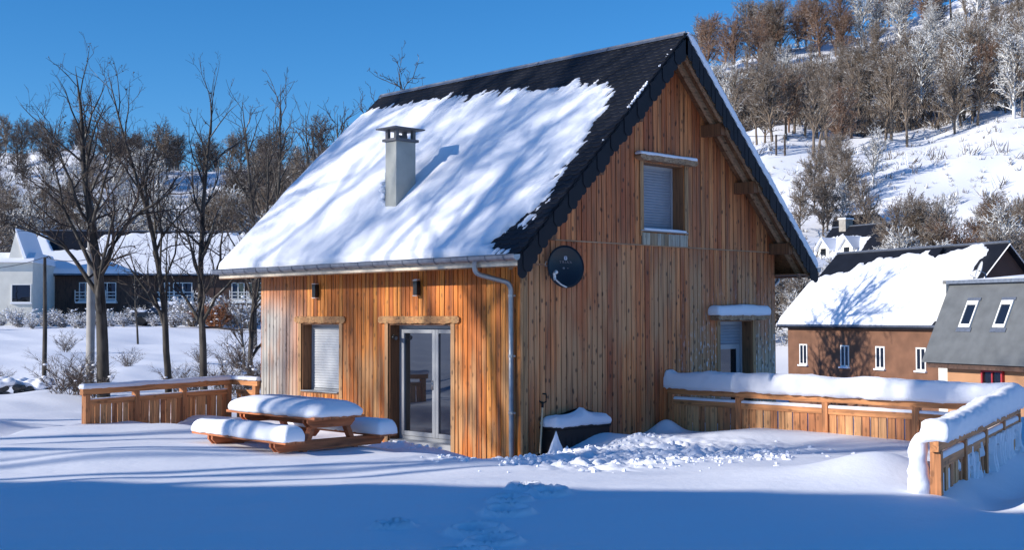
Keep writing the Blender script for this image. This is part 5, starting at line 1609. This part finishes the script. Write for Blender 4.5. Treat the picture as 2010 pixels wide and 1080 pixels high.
# paired poles with wires on the right hillside
for k, (u, vt, vb) in enumerate(((1524, 264, 338), (1541, 264, 334))):
    D = 175; p = at(u, vb, D); zt = (vb - vt) * D / FPX
    zg = gz(p[0], p[1])
    t = thing('utility_pole', ('left one of the paired wooden poles on the right hillside', 'right one of the paired wooden poles on the right hillside')[k], 'pole', 'paired poles on the hillside', (p[0], p[1], zg))
    top = p[2] + zt - zg
    MB().tube([(0, 0, -1), (0, 0, top)], 0.16, 6).build('shaft', BARK_DK, t)
    MB().tube([(0.2, 0, top - .3), (0.2, 0, top + .1)], 0.07, 5).build('insulator', PAINT_W, t)
cable(at(1532, 265, 175), at(1720, 268, 185), 0.4, 'overhead_cable', 'thin wire from the paired hillside poles towards the wood', 0.04)
cable(at(1532, 265, 175), at(1400, 258, 170), 0.4, 'overhead_cable', 'thin wire from the paired hillside poles back behind the chalet', 0.04)
# low stone wall under snow at the left
x0_, y0_ = onz(-60, 772, 0.05)[:2]; x1_, y1_ = onz(100, 768, 0.05)[:2]
t = thing('stone_wall', 'low dry stone wall buried in snow at the far left', 'wall')
m = MB(); rw_ = random.Random(77); dW = np.array([x1_ - x0_, y1_ - y0_]); lw = np.hypot(*dW); dW /= lw; nW = np.array([-dW[1], dW[0]])
def rock(mb, x, y, z, r):
    vs = [(x + p.x * r * rw_.uniform(.8, 1.2), y + p.y * r * rw_.uniform(.8, 1.2), z + p.z * r * .75 * rw_.uniform(.8, 1.2)) for p in ICO_V]; mb.add(vs, ICO_F)
for i in range(46):
    q = np.array([x0_, y0_]) + dW * rw_.uniform(0, lw); rock(m, q[0] + rw_.gauss(0, .04), q[1], -0.12 + rw_.uniform(0, .32), rw_.uniform(.09, .16))
m.build('stones', plain('wall_stone', (0.09, 0.085, 0.08), 0.9, 0, 0.4, 6, 0.4), t)
m = MB()
for i in range(70):
    f = rw_.uniform(0, lw); q = np.array([x0_, y0_]) + dW * f + nW * rw_.uniform(-.1, 0.7); rock(m, q[0], q[1], 0.28 + rw_.uniform(-.05, .07) + 0.05 * math.sin(f * 2), rw_.uniform(.12, .24))
o = m.build('snow_cap', SNOW, t, True)
mo = o.modifiers.new('merge', 'REMESH'); mo.mode = 'VOXEL'; mo.voxel_size = 0.05; mo.use_smooth_shade = True
mo = o.modifiers.new('smooth', 'SMOOTH'); mo.iterations = 3
# shrubs
SHRUB = bark_mat('shrub_wood', (0.07, 0.052, 0.045), (0.15, 0.115, 0.09), 0.9, 2.2, 0.1)
SHRUB_BARE = bark_mat('bare_shrub_wood', (0.06, 0.045, 0.04), (0.14, 0.10, 0.08), 0.3, 2.2, 0.5)
def shrub_mesh(seed, mat, tw=0.012, clumps=0, n=26, h=2.0, spreadr=0.9):
    rd = random.Random(seed); mb = MB()
    for i in range(n):
        a = rd.uniform(0, 6.28); p = Vector((rd.gauss(0, .12), rd.gauss(0, .12), -0.1)); d = Vector((math.cos(a) * rd.uniform(.1, spreadr), math.sin(a) * rd.uniform(.1, spreadr), 1)).normalized()
        ln = h * rd.uniform(.5, 1); pts = [p]; 
        for k in range(5):
            d = (d + Vector((rd.gauss(0, .15), rd.gauss(0, .15), -.02))).normalized(); p = p + d * ln / 5; pts.append(p)
            for j in range(4):
                dd = (d + Vector((rd.gauss(0, .6), rd.gauss(0, .6), rd.uniform(-.1, .5)))).normalized(); l2 = ln * rd.uniform(.12, .35)
                q = p + dd * l2; mb.tube([p, p.lerp(q, .5) + Vector((0, 0, .03)), q], [tw * .8, tw * .6, tw * .3], 3, False)
                for j2 in range(3):
                    d3 = (dd + Vector((rd.gauss(0, .6), rd.gauss(0, .6), rd.gauss(0, .5)))).normalized(); q0 = p.lerp(q, rd.uniform(.3, 1)); mb.tube([q0, q0 + d3 * l2 * .5], [tw * .5, tw * .25], 3, False)
        mb.tube(pts, [tw * (1.6 - .25 * k) for k in range(6)], 4, False)
    sn = MB()
    for i in range(clumps):
        v = mb.v[rd.randrange(len(mb.v))]
        r = rd.uniform(.03, .10); 
        vs = [(v[0] + p.x * r * rd.uniform(.8, 1.3), v[1] + p.y * r * rd.uniform(.8, 1.3), v[2] + .02 + p.z * r * .6) for p in ICO_V]; sn.add(vs, ICO_F)
    me = bpy.data.meshes.new('shrub'); nv = len(mb.f); mb.add(sn.v, sn.f)
    me.from_pydata(mb.v, [], mb.f); me.materials.append(mat); me.materials.append(SNOW)
    mi = np.zeros(len(mb.f), dtype=np.int32); mi[nv:] = 1; me.polygons.foreach_set('material_index', mi); me.update(); return me
SH = [shrub_mesh(200 + i, SHRUB, 0.02, 230) for i in range(4)]
SHB = [shrub_mesh(220 + i, SHRUB_BARE, 0.010, 12, 16) for i in range(3)]
SHO = [shrub_mesh(240, bark_mat('beech_shrub', (0.2, 0.075, 0.03), (0.3, 0.12, 0.05), 0.3, 2.0, 0.5), 0.035, 40, 30)]
def shrubs(lst, group, lab, cat='shrub', name='snowy_shrub'):
    for i, (u, D, h, kind) in enumerate(lst):
        x, y = place(u, D); me = {'s': SH, 'b': SHB, 'o': SHO}[kind]
        o = put(name, me[i % len(me)], None, (x, y, gz(x, y)), i * 1.7, (h / 2 * 1.25, h / 2 * 1.25, h / 2))
        tag(o, lab, cat, group)
shrubs([(u + (i % 3) * 4, 80 + (i * 7) % 9, 0.75 + (i * 5 % 4) * .16, 's') for i, u in enumerate(range(-20, 310, 20))] +
       [(u, 78 + (i * 5) % 8, 1.2 + (i % 3) * .35, 's') for i, u in enumerate(range(340, 520, 18))],
       'snow laden shrubs in front of the far buildings', 'snow laden shrub in the hedge line between the field and the far buildings')
0 and shrubs([(x_, 66, .7, 's') for x_ in range(-10, 140, 22)], 'low snowy bushes at the field edge', 'low snow covered bush at the back edge of the left field')
shrubs([(424, 78, 1.6, 'o')], None, 'russet leaved shrub behind the straight dark tree', name='russet_shrub')
shrubs([(150, 34, 1.3, 'b'), (182, 33, 1.1, 'b'), (118, 36, 1.2, 'b'), (8, 41, 0.7, 'b'), (130, 58, 1.0, 'b'), (252, 46, 0.8, 'b')], 'bare bushes in the left field', 'low bare twiggy bush in the field left of the trees', name='bare_shrub')
shrubs([(375, 34, 1.1, 'b'), (440, 35, 1.2, 'b'), (465, 36, 1.3, 'b'), (505, 37, 1.4, 'b'), (350, 36, .9, 'b'), (392, 50, 0.8, 'b'), (468, 47, 1.5, 'b')], 'bare bushes behind the railing', 'low bare twiggy bush at the foot of the trees behind the railing', name='bare_shrub')
0 and shrubs([(1500, 78, 6, 's'), (1522, 82, 6.5, 's'), (1540, 88, 6.5, 's'), (1562, 86, 6, 's'), (1590, 88, 5.8, 's'), (1625, 92, 5.5, 's'), (1510, 92, 8, 's'), (1532, 98, 8.5, 's')],
       'frosted bushes right of the chalet', 'tall frosted bush in the gap between the chalet and the brown building', name='frosted_shrub')
# snow covered car parked by the clad building
x, y = place(318, 86); 
t = thing('parked_car', 'parked car half hidden under snow in front of the clad building', 'car', None, (x, y, gz(x, y)), angD)
def car_loft(secs, mat, name, par, smooth=True):
    m = MB(); vs = []
    for (xx, w0, z0, w1, z1) in secs: vs += [(xx, -w0, z0), (xx, -w1, z1), (xx, w1, z1), (xx, w0, z0)]
    fs = [(4 * i + a, 4 * i + b, 4 * i + 4 + b, 4 * i + 4 + a) for i in range(len(secs) - 1) for a, b in ((0, 1), (1, 2), (2, 3), (3, 0))]
    m.add(vs, fs + [(0, 1, 2, 3), tuple(reversed(range(4 * len(secs) - 4, 4 * len(secs))))]); o = m.build(name, mat, par, False); bev(o, 0.06, 3); return o
car_loft([(-2.1, .75, .35, .72, .75), (-1.9, .85, .25, .8, .9), (-.9, .86, .22, .82, .95), (1.4, .86, .22, .82, .95), (2.0, .84, .25, .8, .85), (2.15, .75, .35, .7, .7)], plain('dark_car_paint', (0.03, 0.035, 0.045), 0.3, 0.2), 'body', t)
car_loft([(-1.0, .80, .92, .72, .96), (-.4, .8, .92, .64, 1.42), (1.1, .8, .92, .64, 1.44), (1.7, .8, .92, .72, .98)], GLASS_D, 'windows', t)
snow_cap('snow_cap', (-.45, 0), (1.2, 0), 1.3, 1.42, 0.25, t, over=0.02, step=.15); snow_cap('bonnet_snow', (-2.0, 0), (-1.0, 0), 1.5, .92, 0.18, t, over=0.02, step=.15)
for xx in (-1.3, 1.3):
    for yy in (-.8, .8):
        MB().tube([(xx, yy - .1, .32), (xx, yy + .1, .32)], .32, 16).build('wheel', BLACK, t, False)

# big bare tree standing behind the chalet, its shadow falls on the brown building
wd, tg = grow(301, 10.8, 0.26, 3, nlimb=30, first=0.15, spread=55, up=0.25, limb=0.42, dens=0.75, tw=0.03, shape=rshape)
t = thing('bare_tree', 'big bare tree hidden behind the chalet, shading the brown building', 'tree', None, (27.7, 25.0, gz(27.7, 25.0)), 0.5)
put('trunk', mesh_of(wd, 'trunk', BARK_NEAR), t); put('crown', mesh_of(tg, 'crown', TWIG_NEAR), t)
